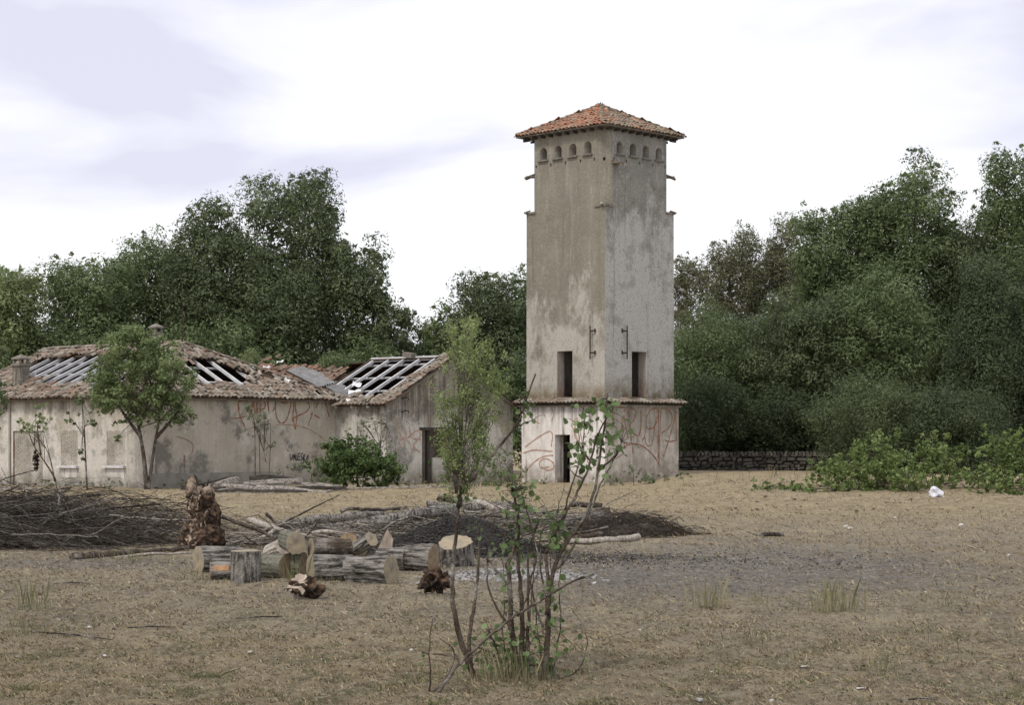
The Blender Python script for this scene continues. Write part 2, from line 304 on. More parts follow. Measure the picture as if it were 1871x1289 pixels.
# ------------------------------------------------------------------ walls with real openings
def panel(mb, pl, poly, holes=(), t=.35, inset=None, mats=(0, 1)):
    """pl: vertical plane (a along, b up, n outward); poly and holes in (a, b)"""
    inset = t if inset is None else inset
    a0, a1 = min(p[0] for p in poly), max(p[0] for p in poly); loops = [list(poly)]+[list(h) for h in holes]
    flat = [p for lp in loops for p in lp]
    tri = tessellate_polygon([[V((p[0], p[1], 0)) for p in lp] for lp in loops])
    def back(p): return pl.pt(min(max(p[0], a0+inset), a1-inset), p[1], -t)
    mb.cm = mats[0]; fv = [pl.pt(p[0], p[1], 0) for p in flat]; mb.add(fv, tri)
    mb.cm = mats[1]; mb.add([back(p) for p in flat], tri)
    k = len(poly); mb.add([pl.pt(*p) for p in poly]+[back(p) for p in poly], [(i, (i+1) % k, k+(i+1) % k, k+i) for i in range(k) if abs(poly[i][0]-poly[(i+1) % k][0]) > 1e-4])
    for h in holes:
        k = len(h); mb.add([pl.pt(*p) for p in h]+[pl.pt(p[0], p[1], -t) for p in h], [(i, (i+1) % k, k+(i+1) % k, k+i) for i in range(k)])
def rect(a0, b0, a1, b1): return [(a0, b0), (a1, b0), (a1, b1), (a0, b1)]
def vplane(A, d, h=1):              # d: along
    A = V(A); p = Plane(A, A+V(d), A+V((0, 0, 1))); return p
def strokes(name, pl, lines, w, mat, parent, off=.004, tr=None):
    mb = MB(); k = 0
    for ln in lines:
        wd = w
        if len(ln) and not isinstance(ln[0], tuple): wd = ln[0]; ln = ln[1:]
        ab = [pl.px(*(tr(*q) if tr else q)) for q in ln]
        pts = spline([V((a, b, 0)) for a, b in ab], 5) if len(ab) > 2 else [V((a, b, 0)) for a, b in ab]
        k += 1; vs = []; h = off+.0012*(k % 9)
        for i, p in enumerate(pts):
            t = (pts[min(i+1, len(pts)-1)]-pts[max(i-1, 0)]); t = t.normalized() if t.length > 1e-6 else V((1, 0, 0)); q = V((-t.y, t.x, 0))*wd*(.42+.12*math.sin(i*1.7+k))
            for s_ in (-1, 1): c = p+q*s_; vs.append(pl.pt(c.x, c.y, h))
        mb.add(vs, [(2*i, 2*i+1, 2*i+3, 2*i+2) for i in range(len(pts)-1)])
    return mb.build(name, mat, parent)
# ------------------------------------------------------------------ roof tiles
def tile_mesh(mats, L=.46, R0=.095, R1=.075, flip=False):
    n = 5; vs = []
    for (y, R, t) in ((0, R0, 0), (L, R1, 0), (0, R0-.016, 0), (L, R1-.016, 0)):
        for q in range(n+1):
            a = math.pi*q/n; vs.append((math.cos(a)*R, y, math.sin(a)*R*.8))
    k = n+1; fs = []
    for q in range(n):
        fs += [(q, q+1, k+q+1, k+q), (2*k+q, 3*k+q, 3*k+q+1, 2*k+q+1), (q, 2*k+q, 2*k+q+1, q+1)]
    return np.array(vs), np.array(fs)
TV, TF = tile_mesh(None)
TM = {}
def tile_me(key):
    if key not in TM: TM[key] = npmesh('tile', TV, TF, M[key])
    return TM[key]
def frame_mat(p, e, s, n): return Matrix(((e.x, s.x, n.x, p.x), (e.y, s.y, n.y, p.y), (e.z, s.z, n.z, p.z), (0, 0, 0, 1)))
def lay(pl, region, holes=(), col=.2, row=.33, jit=1., drop=.02, b0=-.02, extra=0.):
    """matrices for convex tiles over a roof plane (tile y axis runs up the slope)"""
    out = []; a0 = min(p[0] for p in region); a1 = max(p[0] for p in region); b1 = max(p[1] for p in region)
    e = pl.e if pl.e.cross(pl.s).dot(pl.n) > 0 else -pl.e
    na = int((a1-a0)/col)
    for i in range(na+1):
        a = a0+(i+.5)*(a1-a0)/max(na, 1)
        for j in range(int(b1/row)+1):
            b = b0+j*row
            if not inside((a, b+.1), region) or any(inside((a+random.gauss(0, .05), b+.2+random.gauss(0, .06)), h) for h in holes) or random.random() < drop: continue
            m = frame_mat(pl.pt(a+random.gauss(0, .008)*jit, b+random.gauss(0, .015)*jit, .035+abs(random.gauss(0, .012))*jit+extra), e, pl.s, pl.n)
            out.append(m @ Matrix.Rotation(random.gauss(0, .045)*jit, 4, 'Z') @ Matrix.Rotation(-.055+random.gauss(0, .025)*jit, 4, 'X') @ Matrix.Rotation(random.gauss(0, .06)*jit, 4, 'Y'))
    return out
def ridge_line(A, B, step=.36, jit=1.):
    A, B = V(A), V(B); d = (B-A); n = int(d.length/step); d.normalize(); x = d.cross(V((0, 0, 1))).normalized(); z = x.cross(d); out = []
    for i in range(n):
        m = frame_mat(A+d*(i*step)+V((0, 0, .03)), x, d, z)
        out.append(m @ Matrix.Rotation(random.gauss(0, .05)*jit, 4, 'Z') @ Matrix.Rotation(-.05, 4, 'X') @ Matrix.Scale(1.25, 4, (1, 0, 0)))
    return out
def put_tiles(mats, key, parent, limit, name='tile'):
    """the nearest as parts, the rest as one joined stuff part"""
    rp = org(parent); mats = sorted(mats, key=lambda m: (m.translation-V((0, 0, EYE))).length); me = tile_me(key)
    for m in mats[:limit]:
        o = bpy.data.objects.new(name, me); COL.objects.link(o); o.parent = parent; mm = m.copy(); mm.translation = m.translation-rp; o.matrix_local = mm
    rest = mats[limit:]
    if rest:
        A = np.array([np.array(m) for m in rest]); h = np.c_[TV, np.ones(len(TV))]; vs = np.einsum('nij,kj->nki', A, h)[:, :, :3]-np.array(rp)
        f = (TF[None]+(np.arange(len(rest))*len(TV))[:, None, None]).reshape(-1, 4); r = np.repeat(rng.random(len(rest)), len(TV))
        o = link('distant_tiles', npmesh('distant_tiles', vs.reshape(-1, 3), f, M[key], r), parent); o['kind'] = 'stuff'
def slab(name, pts, mat, parent, t=.06, down=V((0, 0, -1))):
    mb = MB(); n = len(pts); pts = [V(p) for p in pts]; q = [p+down*t for p in pts]
    mb.add(pts+q, [tuple(range(n)), tuple(range(n, 2*n))[::-1]]+[(i, (i+1) % n, n+(i+1) % n, n+i) for i in range(n)]); return mb.build(name, mat, parent)
# ------------------------------------------------------------------ the tower
PHI = math.radians(44.2); TA = V((-math.cos(PHI), math.sin(PHI), 0)); TB = V((math.sin(PHI), math.cos(PHI), 0)); TS = 4.24
T0 = V(((1105-CX)/F*75, 75, 0)); tc_ = T0+(TA+TB)*TS/2
tower = empty('tower', (tc_.x, tc_.y, 0), 'tall square abandoned tower with pyramid tiled roof and arched openings under the eaves', 'tower')
def ring(side, grow=0.):
    c = T0-(TA+TB)*grow; s_ = side+2*grow; return [c, c+TA*s_, c+TA*s_+TB*s_, c+TB*s_]
def faces4(grow=0.):
    k = ring(TS, grow); s_ = TS+2*grow        # order: left, back-left, back-right, right ; each plane's a starts nearest the front corner
    return [Plane(k[0], k[1], k[0]+V((0, 0, 1))), Plane(k[1], k[2], k[1]+V((0, 0, 1))), Plane(k[3], k[2], k[3]+V((0, 0, 1))), Plane(k[0], k[3], k[0]+V((0, 0, 1)))]
def outward(pl):
    if (pl.o+pl.e*1.5-tc_).dot(pl.n) < 0: pl.n = -pl.n
    return pl
WINU = [.9, 1.7, 2.5, 3.3]; CH = .46; ZL, ZT = 10.9, 14.08
def arch(u, z0, wd=.40, h=.50):
    r = wd/2; return [(u-r, z0), (u+r, z0)]+[(u+r*math.cos(a), z0+h-r+r*math.sin(a)) for a in np.linspace(0, math.pi, 9)]
shaft = MB(); fl = [outward(p) for p in faces4()]
A0, _ = fl[0].px(1018, 680); A1, _ = fl[0].px(1046, 680); B0, _ = fl[3].px(1154.5, 680); B1, _ = fl[3].px(1181, 680)
zt_l = fl[0].px(1030, 642)[1]; zt_r = fl[3].px(1168, 643)[1]
for i, pl in enumerate(fl):
    sq = [(0, 3.2), (TS, 3.2), (TS, ZL), (TS-CH, ZL), (TS-CH, ZT), (CH, ZT), (CH, ZL), (0, ZL)]
    holes = [arch(u, 13.02) for u in WINU]+[rect(u-.05, 12.72, u+.05, 12.84) for u in (.56, 1.3, 2.1, 2.9, 3.7)]
    if i == 0: holes.append(rect(min(A0, A1), 3.42, max(A0, A1), zt_l))
    if i == 3: holes.append(rect(min(B0, B1), 3.42, max(B0, B1), zt_r))
    panel(shaft, pl, sq, holes, .42, .0, (0 if i in (0, 1) else 1, 2))
shaft.build('shaft', [M['tower_left'], M['tower_right'], M['reveal']], tower)
# chamfer panels of the upper storey, each a separate flat face between the long walls
kk = ring(TS); ledge_pts = []
dirs = [(kk[0], TA, TB), (kk[1], -TA, TB), (kk[2], -TA, -TB), (kk[3], TA, -TB)]
for c, d1, d2 in dirs:
    p, q = c+d1*CH, c+d2*CH; out = (c-tc_); out.z = 0; out.normalize(); ledge_pts.append((c, p, q, out))
    pl = Plane(p+V((0, 0, 0)), q, p+V((0, 0, 1))); pl.n = out; cham = MB()
    panel(cham, pl, rect(0, ZL, pl.len, ZT), [rect(pl.len/2-.05, 12.72, pl.len/2+.05, 12.84)], .25, .1, (0, 1)); cham.build('chamfered_corner', [M['tower_left'], M['reveal']], tower)
for c, p, q, out in ledge_pts:
    mb = MB(); z = ZL; a, b, cc = p+out*.0, q+out*.0, c+out*.05; e1 = (p-c).normalized()*.06; e2 = (q-c).normalized()*.06
    tri = [p+e1-e2*1.2, cc, q+e2-e1*1.2]
    mb.add([v+V((0, 0, z-.01)) for v in tri]+[v+V((0, 0, z+.07)) for v in tri], [(0, 1, 2), (3, 5, 4), (0, 3, 4, 1), (1, 4, 5, 2), (2, 5, 3, 0)]); o = mb.build('corner_ledge', M['board'], tower)
    for k in (-1, 1):
        s_ = (p-q).normalized(); t = bpy.data.objects.new('tile', tile_me('tile_old')); COL.objects.link(t); t.parent = o
        m = frame_mat(c+out*.10+s_*k*.12+V((0, 0, z+.03))-org(tower), s_*1.0, (-out*.9+V((0, 0, .35))).normalized(), (out*.35+V((0, 0, .9))).normalized()); t.matrix_local = m @ Matrix.Scale(.62, 4)
# sills, iron bars, floors
for pl in fl:
    for u in WINU:
        mb = MB(); mb.box(pl.pt(u, 12.985, .04), pl.e*.27, V((0, 0, .028)), pl.n*.06); mb.build('window_sill', M['board'], tower)
for pl, x, sgn in ((fl[0], 1082.5, 1), (fl[3], 1141, -1)):
    a, z0 = pl.px(x, 657); a, z1 = pl.px(x, 596); mb = MB(); mb.tube([pl.pt(a, z0, .14), pl.pt(a, z1, .14)], .028, 6); b = mb.build('iron_bar', M['iron'], tower)
    for z in (z0+.25, z1-.2):
        mk = MB(); mk.tube([pl.pt(a, z, .14), pl.pt(a-.13, z, .10), pl.pt(a-.16, z+.02, -.03)], .03, 5); mk.tube([pl.pt(a-.16, z-.07, .03), pl.pt(a-.16, z+.09, .03)], .03, 5); mk.build('bracket', M['iron'], b)
mb = MB()
for z in (3.25, 8, 11.6):
    c = ring(TS, -.45); mb.add([p+V((0, 0, z)) for p in c]+[p+V((0, 0, z+.12)) for p in c], [(0, 1, 2, 3), (7, 6, 5, 4), (0, 4, 5, 1), (1, 5, 6, 2), (2, 6, 7, 3), (3, 7, 4, 0)])
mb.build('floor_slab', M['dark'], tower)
# inside partition seen through the openings
for pl, a0, a1, key in ():
    lo, hi = min(a0, a1), max(a0, a1); mb = MB(); mb.box(pl.pt(hi+.05, 4.6, -.85), pl.e*.05, V((0, 0, 1.2)), pl.n*.5); mb.build('inner_partition', M['reveal'], tower)
# base storey
bs = MB(); bl = [outward(p) for p in faces4(.14)]; BS = TS+.28
D0, _ = bl[0].px(1014, 850); D1, _ = bl[0].px(1041.5, 850); dz = bl[0].px(1028, 795)[1]
for i, pl in enumerate(bl):
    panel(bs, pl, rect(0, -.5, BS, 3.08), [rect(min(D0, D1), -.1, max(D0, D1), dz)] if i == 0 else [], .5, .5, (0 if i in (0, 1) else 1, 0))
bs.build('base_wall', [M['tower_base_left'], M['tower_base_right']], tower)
lo, hi = min(D0, D1), max(D0, D1); mb = MB(); mb.box(bl[0].pt(lo+.24, dz/2, -.30), bl[0].e*.035, V((0, 0, dz/2-.01)), bl[0].n*.03); mb.build('door_post', M['iron'], tower)
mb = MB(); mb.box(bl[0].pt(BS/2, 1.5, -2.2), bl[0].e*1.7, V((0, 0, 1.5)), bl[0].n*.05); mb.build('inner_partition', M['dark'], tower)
for j, (g, z0, z1) in enumerate(((.22, 3.04, 3.10), (.27, 3.10, 3.17))):
    mb = MB(); o_, i_ = ring(TS, g), ring(TS, -.02); vs = [p+V((0, 0, z)) for z in (z0, z1) for p in o_+i_]
    fs = [];
    for k in range(4):
        n = (k+1) % 4; fs += [(k, n, 8+n, 8+k), (k, 4+k, 4+n, n), (8+k, 8+n, 12+n, 12+k)]
    mb.add(vs, fs); mb.build('cornice_band', M['plank_dark'] if j else M['tower_base_right'], tower)
sk = MB(); g0, g1 = ring(TS, .40), ring(TS, .0); sk.add([p+V((0, 0, 3.165)) for p in g0]+[p+V((0, 0, 3.33)) for p in g1], [(k, (k+1) % 4, 4+(k+1) % 4, 4+k) for k in range(4)])
skirt = sk.build('skirt_roof', M['deck'], tower); tl = []
for k in range(4):
    A, B = g0[k]+V((0, 0, 3.165)), g0[(k+1) % 4]+V((0, 0, 3.165)); C1 = g1[k]+V((0, 0, 3.33)); pl = Plane(A, B, C1)
    if pl.n.z < 0: pl.n = -pl.n
    tl += lay(pl, [(0, -.3), (pl.len, -.3), (pl.len, .22), (0, .22)], col=.2, row=.6, jit=1.0, drop=.0, b0=-.05)
tl = [m @ Matrix.Scale(.95, 4) for m in tl]
put_tiles(tl, 'tile_old', skirt, 120)
# pyramid roof
ez, OV = 14.05, .31; er = [p+V((0, 0, ez)) for p in ring(TS, OV)]; apex = V((tc_.x, tc_.y, 15.28))
roofo = slab('roof', [er[0], er[1], er[2], er[3]], M['board'], tower, .05)
rm = MB()
rm.add([p+V((0, 0, .012)) for p in er]+[apex], [(k, (k+1) % 4, 4) for k in range(4)]); rm.build('roof_boards', M['deck'], tower)
tl_o, tl_g = [], []
for k in range(4):
    pl = Plane(er[k], er[(k+1) % 4], apex)
    if pl.n.z < 0: pl.n = -pl.n
    t = lay(pl, [(0, -.15), (pl.len, -.15), (pl.len, .03), (pl.len/2, pl.h), (0, .03)], col=.2, row=.31, jit=1.3, b0=-.10)
    (tl_g if k in (3, 2) else tl_o).extend(t)
gm, om = [], list(tl_o)
for m in tl_g: (gm if random.random() < .5+.25*((m.translation-T0).length > 3) else om).append(m)
hips = sum([ridge_line(er[k]+V((0, 0, .05)), apex+V((0, 0, .06))) for k in range(4)], [])
put_tiles(om, 'tile', roofo, 190); put_tiles(gm, 'tile_grey', roofo, 60); put_tiles(hips, 'tile_grey', roofo, 24, 'hip_tile')
for pl in fl:
    for u in np.arange(.15, TS, .44):
        mb = MB(); mb.box(pl.pt(u, 13.93, .13), pl.e*.035, V((0, 0, .045)), pl.n*.18); mb.build('rafter_end', M['plank_dark'], tower)
mb = MB()
for d in ((.12, .03, .12), (-.12, .02, .12), (.03, .05, .16), (-.06, -.02, .08)): mb.tube([apex+V((0, 0, .05)), apex+V((0, 0, .08))+V(d)], .012, 4)
mb.tube([apex, apex+V((0, 0, .16))], .05, 6); mb.build('finial', M['iron'], tower)
# broken hoods below the arches: left corner, right corner and front right
def hood(c, out, n=3, key='tile_old'):
    s_ = out.cross(V((0, 0, 1))); mb = MB(); mb.box(c+out*.14, out*.2, s_*.22, V((0, 0, .02))-out*.0); h = mb.build('broken_hood', M['board'], tower)
    for k in range(n):
        t = bpy.data.objects.new('tile', tile_me(key)); COL.objects.link(t); t.parent = h; up = (-out*.93+V((0, 0, .36))).normalized()
        t.matrix_local = frame_mat(c+out*(.42-.03*k)+s_*(k-(n-1)/2)*.19+V((0, 0, -.04+.0*k))-org(tower), s_, up, s_.cross(up)) @ Matrix.Rotation(random.gauss(0, .12), 4, 'Z')
for i in (1, 3):
    c, p, q, out = ledge_pts[i]; hood((p+q)/2+V((0, 0, 12.42)), out)
hood(fl[3].pt(.62, 12.62, 0), fl[3].n, 2, 'tile_grey')
# paint on the base
z2 = lambda x, y: (920+x/3.58, 560+y/3.58)
strokes('graffiti', bl[3], [[(700, 690), (722, 668), (760, 662), (796, 670), (785, 690)], [(712, 690), (716, 760), (735, 800)], [(772, 850), (776, 760), (786, 718), (800, 790), (816, 872)], [(768, 802), (808, 800)],
  [(820, 690), (822, 780), (838, 890), (847, 972)], [(812, 700), (835, 668), (864, 690), (852, 742), (826, 778), (848, 828), (880, 852)], [(897, 685), (899, 760), (893, 825), (878, 850)], [(905, 880), (925, 850)],
  [(932, 790), (924, 840), (930, 893), (950, 917), (974, 892), (986, 810), (1000, 720)], [(1000, 668), (962, 680), (937, 725), (932, 780), (950, 803), (985, 790), (1007, 740), (1010, 690), (1000, 668)],
  [.07, (1016, 662), (1012, 850), (1010, 1000)], [.05, (1030, 668), (1020, 880), (1016, 1030)], [(1030, 666), (1078, 678), (1102, 722), (1088, 785), (1032, 832)], [(1045, 985), (1078, 885), (1112, 760), (1134, 690)], [(1126, 682), (1130, 880)],
  [(1050, 875), (1090, 886), (1130, 876)], [(790, 932), (812, 907), (870, 902), (930, 930), (990, 990), (1018, 1040)], [(790, 930), (792, 890), (806, 905)], [.04, (735, 1000), (790, 960)]], .058, GRAF, tower, tr=z2)
strokes('graffiti', bl[0], [[(500, 905), (455, 800), (445, 775), (476, 735), (482, 745), (462, 830), (500, 912)], [(495, 790), (512, 880), (505, 920)], [(150, 1072), (205, 1018), (262, 985), (328, 975)],
  [(300, 1050), (250, 1060), (236, 1040), (245, 1010), (285, 1000), (325, 1025), (328, 1060), (290, 1074), (245, 1050)], [(140, 925), (222, 862), (300, 820), (322, 850), (312, 918)], [(132, 962), (200, 942), (322, 950)],
  [(165, 700), (190, 740), (240, 770)], [(318, 670), (330, 710), (315, 750)], [(540, 960), (560, 1040), (590, 1060)]], .065, GRAFP, tower, tr=z2)
# ------------------------------------------------------------------ farmhouse (main block) and gabled outbuilding
TH = math.radians(40); HL = V((-math.cos(TH), math.sin(TH), 0)); HR = V((math.sin(TH), math.cos(TH), 0))
C0 = V(((283-CX)/F*67.6, 67.6, 0))
def H(l, r, z=0): return C0+HL*l+HR*r+V((0, 0, z))
W = 8.93; WT = 3.2; LE = 12.3
house = empty('farmhouse', C0, 'long abandoned farmhouse with collapsed hipped tile roof, bare rafters and stained cream walls', 'house')
hm = MB()
front = Plane(H(0, 0), H(LE, 0), H(0, 0, 1)); side = Plane(H(0, 0), H(0, W), H(0, 0, 1))
for pl in (front, side):
    if (pl.o+pl.e-H(5, 4)).dot(pl.n) < 0: pl.n = -pl.n
def fx(x, y): return front.px(x, y)
dl, dr = fx(78, 800)[0], fx(24, 800)[0]; dtop = fx(50, 788)[1]
def wr(x0, x1, y0, y1):
    a = sorted((fx(x0, y0)[0], fx(x1, y0)[0])); return rect(a[0], fx(x0, y1)[1], a[1], fx(x0, y0)[1])
wins = [wr(111, 142, 788, 852), wr(195, 228, 788, 852)]
door_h = rect(min(dl, dr), -.3, max(dl, dr), dtop)
panel(hm, front, rect(0, -.5, LE, WT), wins+[door_h], .4, .4, (0, 2)); panel(hm, side, rect(0, -.5, W+.35, WT), [], .4, .4, (1, 2))
back = Plane(H(.4, W), H(LE, W), H(.4, W, 1)); back.n = HR.copy(); panel(hm, back, rect(0, -.5, LE-.4, WT), [], .4, .3, (0, 2))
gab = Plane(H(LE, 0.02), H(LE, W), H(LE, 0.02, 1)); gab.n = HL.copy(); panel(hm, gab, [(0, -.5), (W, -.5), (W, WT), (W/2, 5.1), (0, WT)], [], .4, .3, (0, 2))
hm.build('wall', [M['house_wall'], M['house_wall_right'], M['reveal']], house)
# left continuation darker strip, joint and plinth
mb = MB(); a = fx(19, 800)[0]; mb.box(front.pt(a, 1.45, .02), front.e*.05, V((0, 0, 1.7)), front.n*.03); mb.build('corner_pilaster', M['plinth'], house)
mb = MB(); mb.box(side.pt(side.px(283, 800)[0]+2.7, .10, .02), side.e*2.9, V((0, 0, .42)), side.n*.035); mb.build('plinth', M['plinth'], house)
# bricked-up openings: courses are real, set back from the wall face
def bricked(h, gap=None, back_=-.06):
    a0, b0 = h[0]; a1, b1 = h[2]; mb = MB(); z = b0; j = 0
    while z < b1-.02:
        x = a0-(.12 if j % 2 else 0)
        while x < a1:
            x0, x1 = max(x, a0), min(x+.235, a1); c = ((x0+x1)/2, z+.035)
            if x1-x0 > .03 and not (gap and ((c[0]-gap[0])/(gap[2]*random.uniform(.8, 1.15)))**2+((c[1]-gap[1])/gap[3])**2 < 1):
                mb.cr = random.random(); mb.box(front.pt(c[0], c[1], back_-.06+random.uniform(-.008, .008)), front.e*(x1-x0-.012)/2, V((0, 0, .031)), front.n*.06)
            x += .245
        z += .075; j += 1
    o = mb.build('brick_infill', M['infill'], house); o['kind'] = 'stuff'
    mk = MB(); outer = rect(a0-.01, b0, a1+.01, b1+.01); hl = [[(gap[0]+gap[2]*1.02*math.cos(t), gap[1]+gap[3]*1.02*math.sin(t)) for t in np.linspace(0, 2*math.pi, 14)[:-1]]] if gap else []
    flat = [p for l in [outer]+hl for p in l]; mk.add([front.pt(p[0], p[1], back_-.008) for p in flat], tessellate_polygon([[V((*p, 0)) for p in l] for l in [outer]+hl])); mk.build('mortar', M['infill'], house)
    return o
M['infill'] = plaster('painted_brick', (.43, .395, .335), (.59, .555, .495), (.16, .145, .12), None, (-.1, .5, (.18, .16, .13)), .2, .4)
ga, gb = fx(63, 842); bricked(door_h, (ga, gb, .22, .42))
for wv in wins:
    bricked(wv, None, -.002)
    mb = MB(); c = ((wv[0][0]+wv[1][0])/2, wv[0][1]); mb.box(front.pt(c[0], c[1]-.03, .05), front.e*((wv[1][0]-wv[0][0])/2+.08), V((0, 0, .04)), front.n*.09); s_ = mb.build('window_sill', M['rafter'], house)
    mb = MB(); mb.box(front.pt(c[0], c[1]-.26, .006), front.e*((wv[1][0]-wv[0][0])/2-.02), V((0, 0, .16)), front.n*.008); mb.build('whitewash_patch', M['white2'] if 'white2' in M else M['tower_base_left'], house)
mb = MB(); mb.add([H(.4, .4, .02), H(LE-.4, .4, .02), H(LE-.4, W-.4, .02), H(.4, W-.4, .02)], [(0, 1, 2, 3)]); mb.build('interior_floor', M['dark'], house)
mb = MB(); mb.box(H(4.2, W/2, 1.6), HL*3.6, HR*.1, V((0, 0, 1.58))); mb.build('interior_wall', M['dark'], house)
# roof planes
EZ = 3.26; RZ = 5.38; oh = .3
A_, B_ = H(-oh, -oh, EZ), H(LE+.2, -oh, EZ); AP1, AP2 = H(3.8, W/2, RZ), H(LE+.1, W/2, RZ); S_ = H(-oh, W+.25, EZ); Bk = H(LE+.2, W+.3, EZ)
pf = Plane(A_, B_, AP2); ph = Plane(A_, S_, AP1)
hipO = ph.ab(AP1); rf1 = pf.ab(AP1); rf2 = pf.ab(AP2)
hole_f = [pf.px(*q) for q in ((44, 672), (88, 655), (180, 650), (262, 652), (262, 668), (225, 706), (75, 708), (50, 694))]
hole_h = [ph.px(*q) for q in ((342, 654), (372, 655), (425, 672), (466, 690), (448, 708), (356, 708), (330, 690))]
hole_h2 = [ph.px(*q) for q in ((448, 672), (470, 676), (515, 697), (490, 699))]
def holed_deck(name, pl, poly, holes, parent, mat=M['deck']):
    mb = MB(); loops = [[V((a, b, 0)) for a, b in poly]]+[[V((a, b, 0)) for a, b in h] for h in holes]; tri = tessellate_polygon(loops); flat = [p for l in loops for p in l]
    mb.add([pl.pt(p.x, p.y, 0) for p in flat], tri); mb.add([pl.pt(p.x, p.y, -.05) for p in flat], tri); 
    for l in loops:
        k = len(l); mb.add([pl.pt(p.x, p.y, 0) for p in l]+[pl.pt(p.x, p.y, -.05) for p in l], [(i, (i+1) % k, k+(i+1) % k, k+i) for i in range(k)])
    return mb.build(name, mat, parent)
pfp = [(0, 0), (pf.len, 0), rf2, rf1]; php = [(0, 0), (ph.len, 0), hipO]
roof = holed_deck('roof', pf, pfp, [hole_f], house); holed_deck('hip_deck', ph, php, [hole_h, hole_h2], house)
slab('back_roof', [AP1, AP2, Bk, S_], M['deck'], house, .05)
big = lambda poly: [(a, b-.2 if b < .05 else b) for a, b in poly]
tf = lay(pf, big(pfp), [hole_f], jit=2.2, drop=.03, b0=-.12); th = lay(ph, big(php), [hole_h, hole_h2], jit=1.9, drop=.01, b0=-.12)
# a second loose layer at the edges of the holes
def loose(pl, pts, n, sp=.3, key=None, h=.08):
    out = []
    for _ in range(n):
        i = random.randrange(len(pts)); p, q = V((*pts[i], 0)), V((*pts[(i+1) % len(pts)], 0)); c = p.lerp(q, random.random()); e_ = pl.e if pl.e.cross(pl.s).dot(pl.n) > 0 else -pl.e
        out.append(frame_mat(pl.pt(c.x+random.gauss(0, sp*.5), c.y+random.gauss(0, sp*.5)-.1, h+random.random()*.06), e_, pl.s, pl.n) @ Matrix.Rotation(random.gauss(0, .7), 4, 'Z') @ Matrix.Rotation(random.gauss(0, .2), 4, 'Y'))
    return out
tf += loose(pf, hole_f, 50); th += loose(ph, hole_h, 36)
tr_ = ridge_line(AP1+V((0, 0, .08)), AP2+V((0, 0, .08)), jit=2)+ridge_line(S_+V((0, 0, .08)), AP1+V((0, 0, .08)), jit=2)+ridge_line(A_+V((0, 0, .08)), AP1+V((0, 0, .08)), jit=2)
vis = lambda m: True
put_tiles(th+tr_, 'tile_old', roof, 200); 
hip_o = roof
tfo = [m for m in tf if random.random() < .13]; ids = set(map(id, tfo)); put_tiles([m for m in tf if id(m) not in ids], 'tile_old', roof, 60); put_tiles(tfo, 'tile_rust', roof, 30)
def rafters(pl, poly, hole, step, parent, bat=(.9,), phase=.0, hgt=.0):
    a0, a1 = min(p[0] for p in hole), max(p[0] for p in hole); a = a0+phase
    while a < a1:
        bs_ = [b for b in np.arange(.0, pl.h, .05) if inside((a, b), hole)]
        if bs_:
            mb = MB(); c0, c1 = pl.pt(a, min(bs_)-.35, -.08), pl.pt(a, max(bs_)+.35, -.08); mb.bar(c0, c1, .075, .11, pl.n); mb.build('rafter', M['rafter'], parent)
        a += step
    for i, b in enumerate(np.arange(.5, pl.h, 1.25)):
        as_ = [a for a in np.arange(a0, a1, .05) if inside((a, b), hole)]
        if as_: mb = MB(); mb.bar(pl.pt(min(as_)-.2, b, -.24), pl.pt(max(as_)+.2, b, -.24), .05, .06, pl.n); mb.build('batten', M['rafter'], parent)
rafters(pf, pfp, hole_f, .78, house); rafters(ph, php, hole_h, .82, house, phase=.28)
rafters(ph, php, hole_h2, .5, house)
# eaves strip under the tiles
mb = MB(); mb.bar(H(-.12, -.12, WT+.02), H(LE, -.12, WT+.02), .24, .1); mb.bar(H(-.12, .0, WT+.02), H(-.12, W-.1, WT+.02), .235, .098); mb.build('eaves_cornice', M['board'], house)
# chimneys, pole, sheets
def chimney(c, wd, z0, z1, parent):
    mb = MB(); mb.box(V((c.x, c.y, (z0+z1)/2)), HL*wd/2, HR*wd/2, V((0, 0, (z1-z0)/2))); ch = mb.build('chimney', M['wing_wall'], parent)
    mb = MB(); mb.box(V((c.x, c.y, z1+.04)), HL*(wd/2+.05), HR*(wd/2+.05), V((0, 0, .05)))
    for i in (-1, 1):
        for j in (-1, 1): mb.box(V((c.x, c.y, z1+.16))+HL*i*wd*.4+HR*j*wd*.4, HL*wd*.09, HR*wd*.09, V((0, 0, .09)))
    t = wd/2+.04; q = [V((c.x, c.y, z1+.25))+HL*i*t+HR*j*t for i, j in ((-1, -1), (1, -1), (1, 1), (-1, 1))]
    mb.add(q+[p+V((0, 0, .05)) for p in q]+[V((c.x, c.y, z1+.25+.2))], [(0, 1, 2, 3)]+[(k, (k+1) % 4, 4+(k+1) % 4, 4+k) for k in range(4)]+[(4+k, 4+(k+1) % 4, 8) for k in range(4)])
    mb.build('chimney_cap', M['board'], ch)
a, b = pf.px(36, 706); c = pf.pt(a, b); cy = c.y+.2; chimney(V((c.x, cy, 0)), .46, c.z-.3, P(36, 669, cy).z, house)
c = AP1+HL*.9+HR*.3; c.x = (285-CX)/F*c.y; chimney(V((c.x, c.y, 0)), .36, 5.0, P(285, 612, c.y).z, house)
mb = MB(); c = AP1+V((0, 0, -.1)); c.x = (333-CX)/F*c.y; mb.tube([c, V((c.x, c.y, P(333, 560, c.y).z))], .02, 5); mb.build('aerial_pole', M['iron'], house)
z4 = lambda x, y: (320+x/4.03, 600+y/4.03)
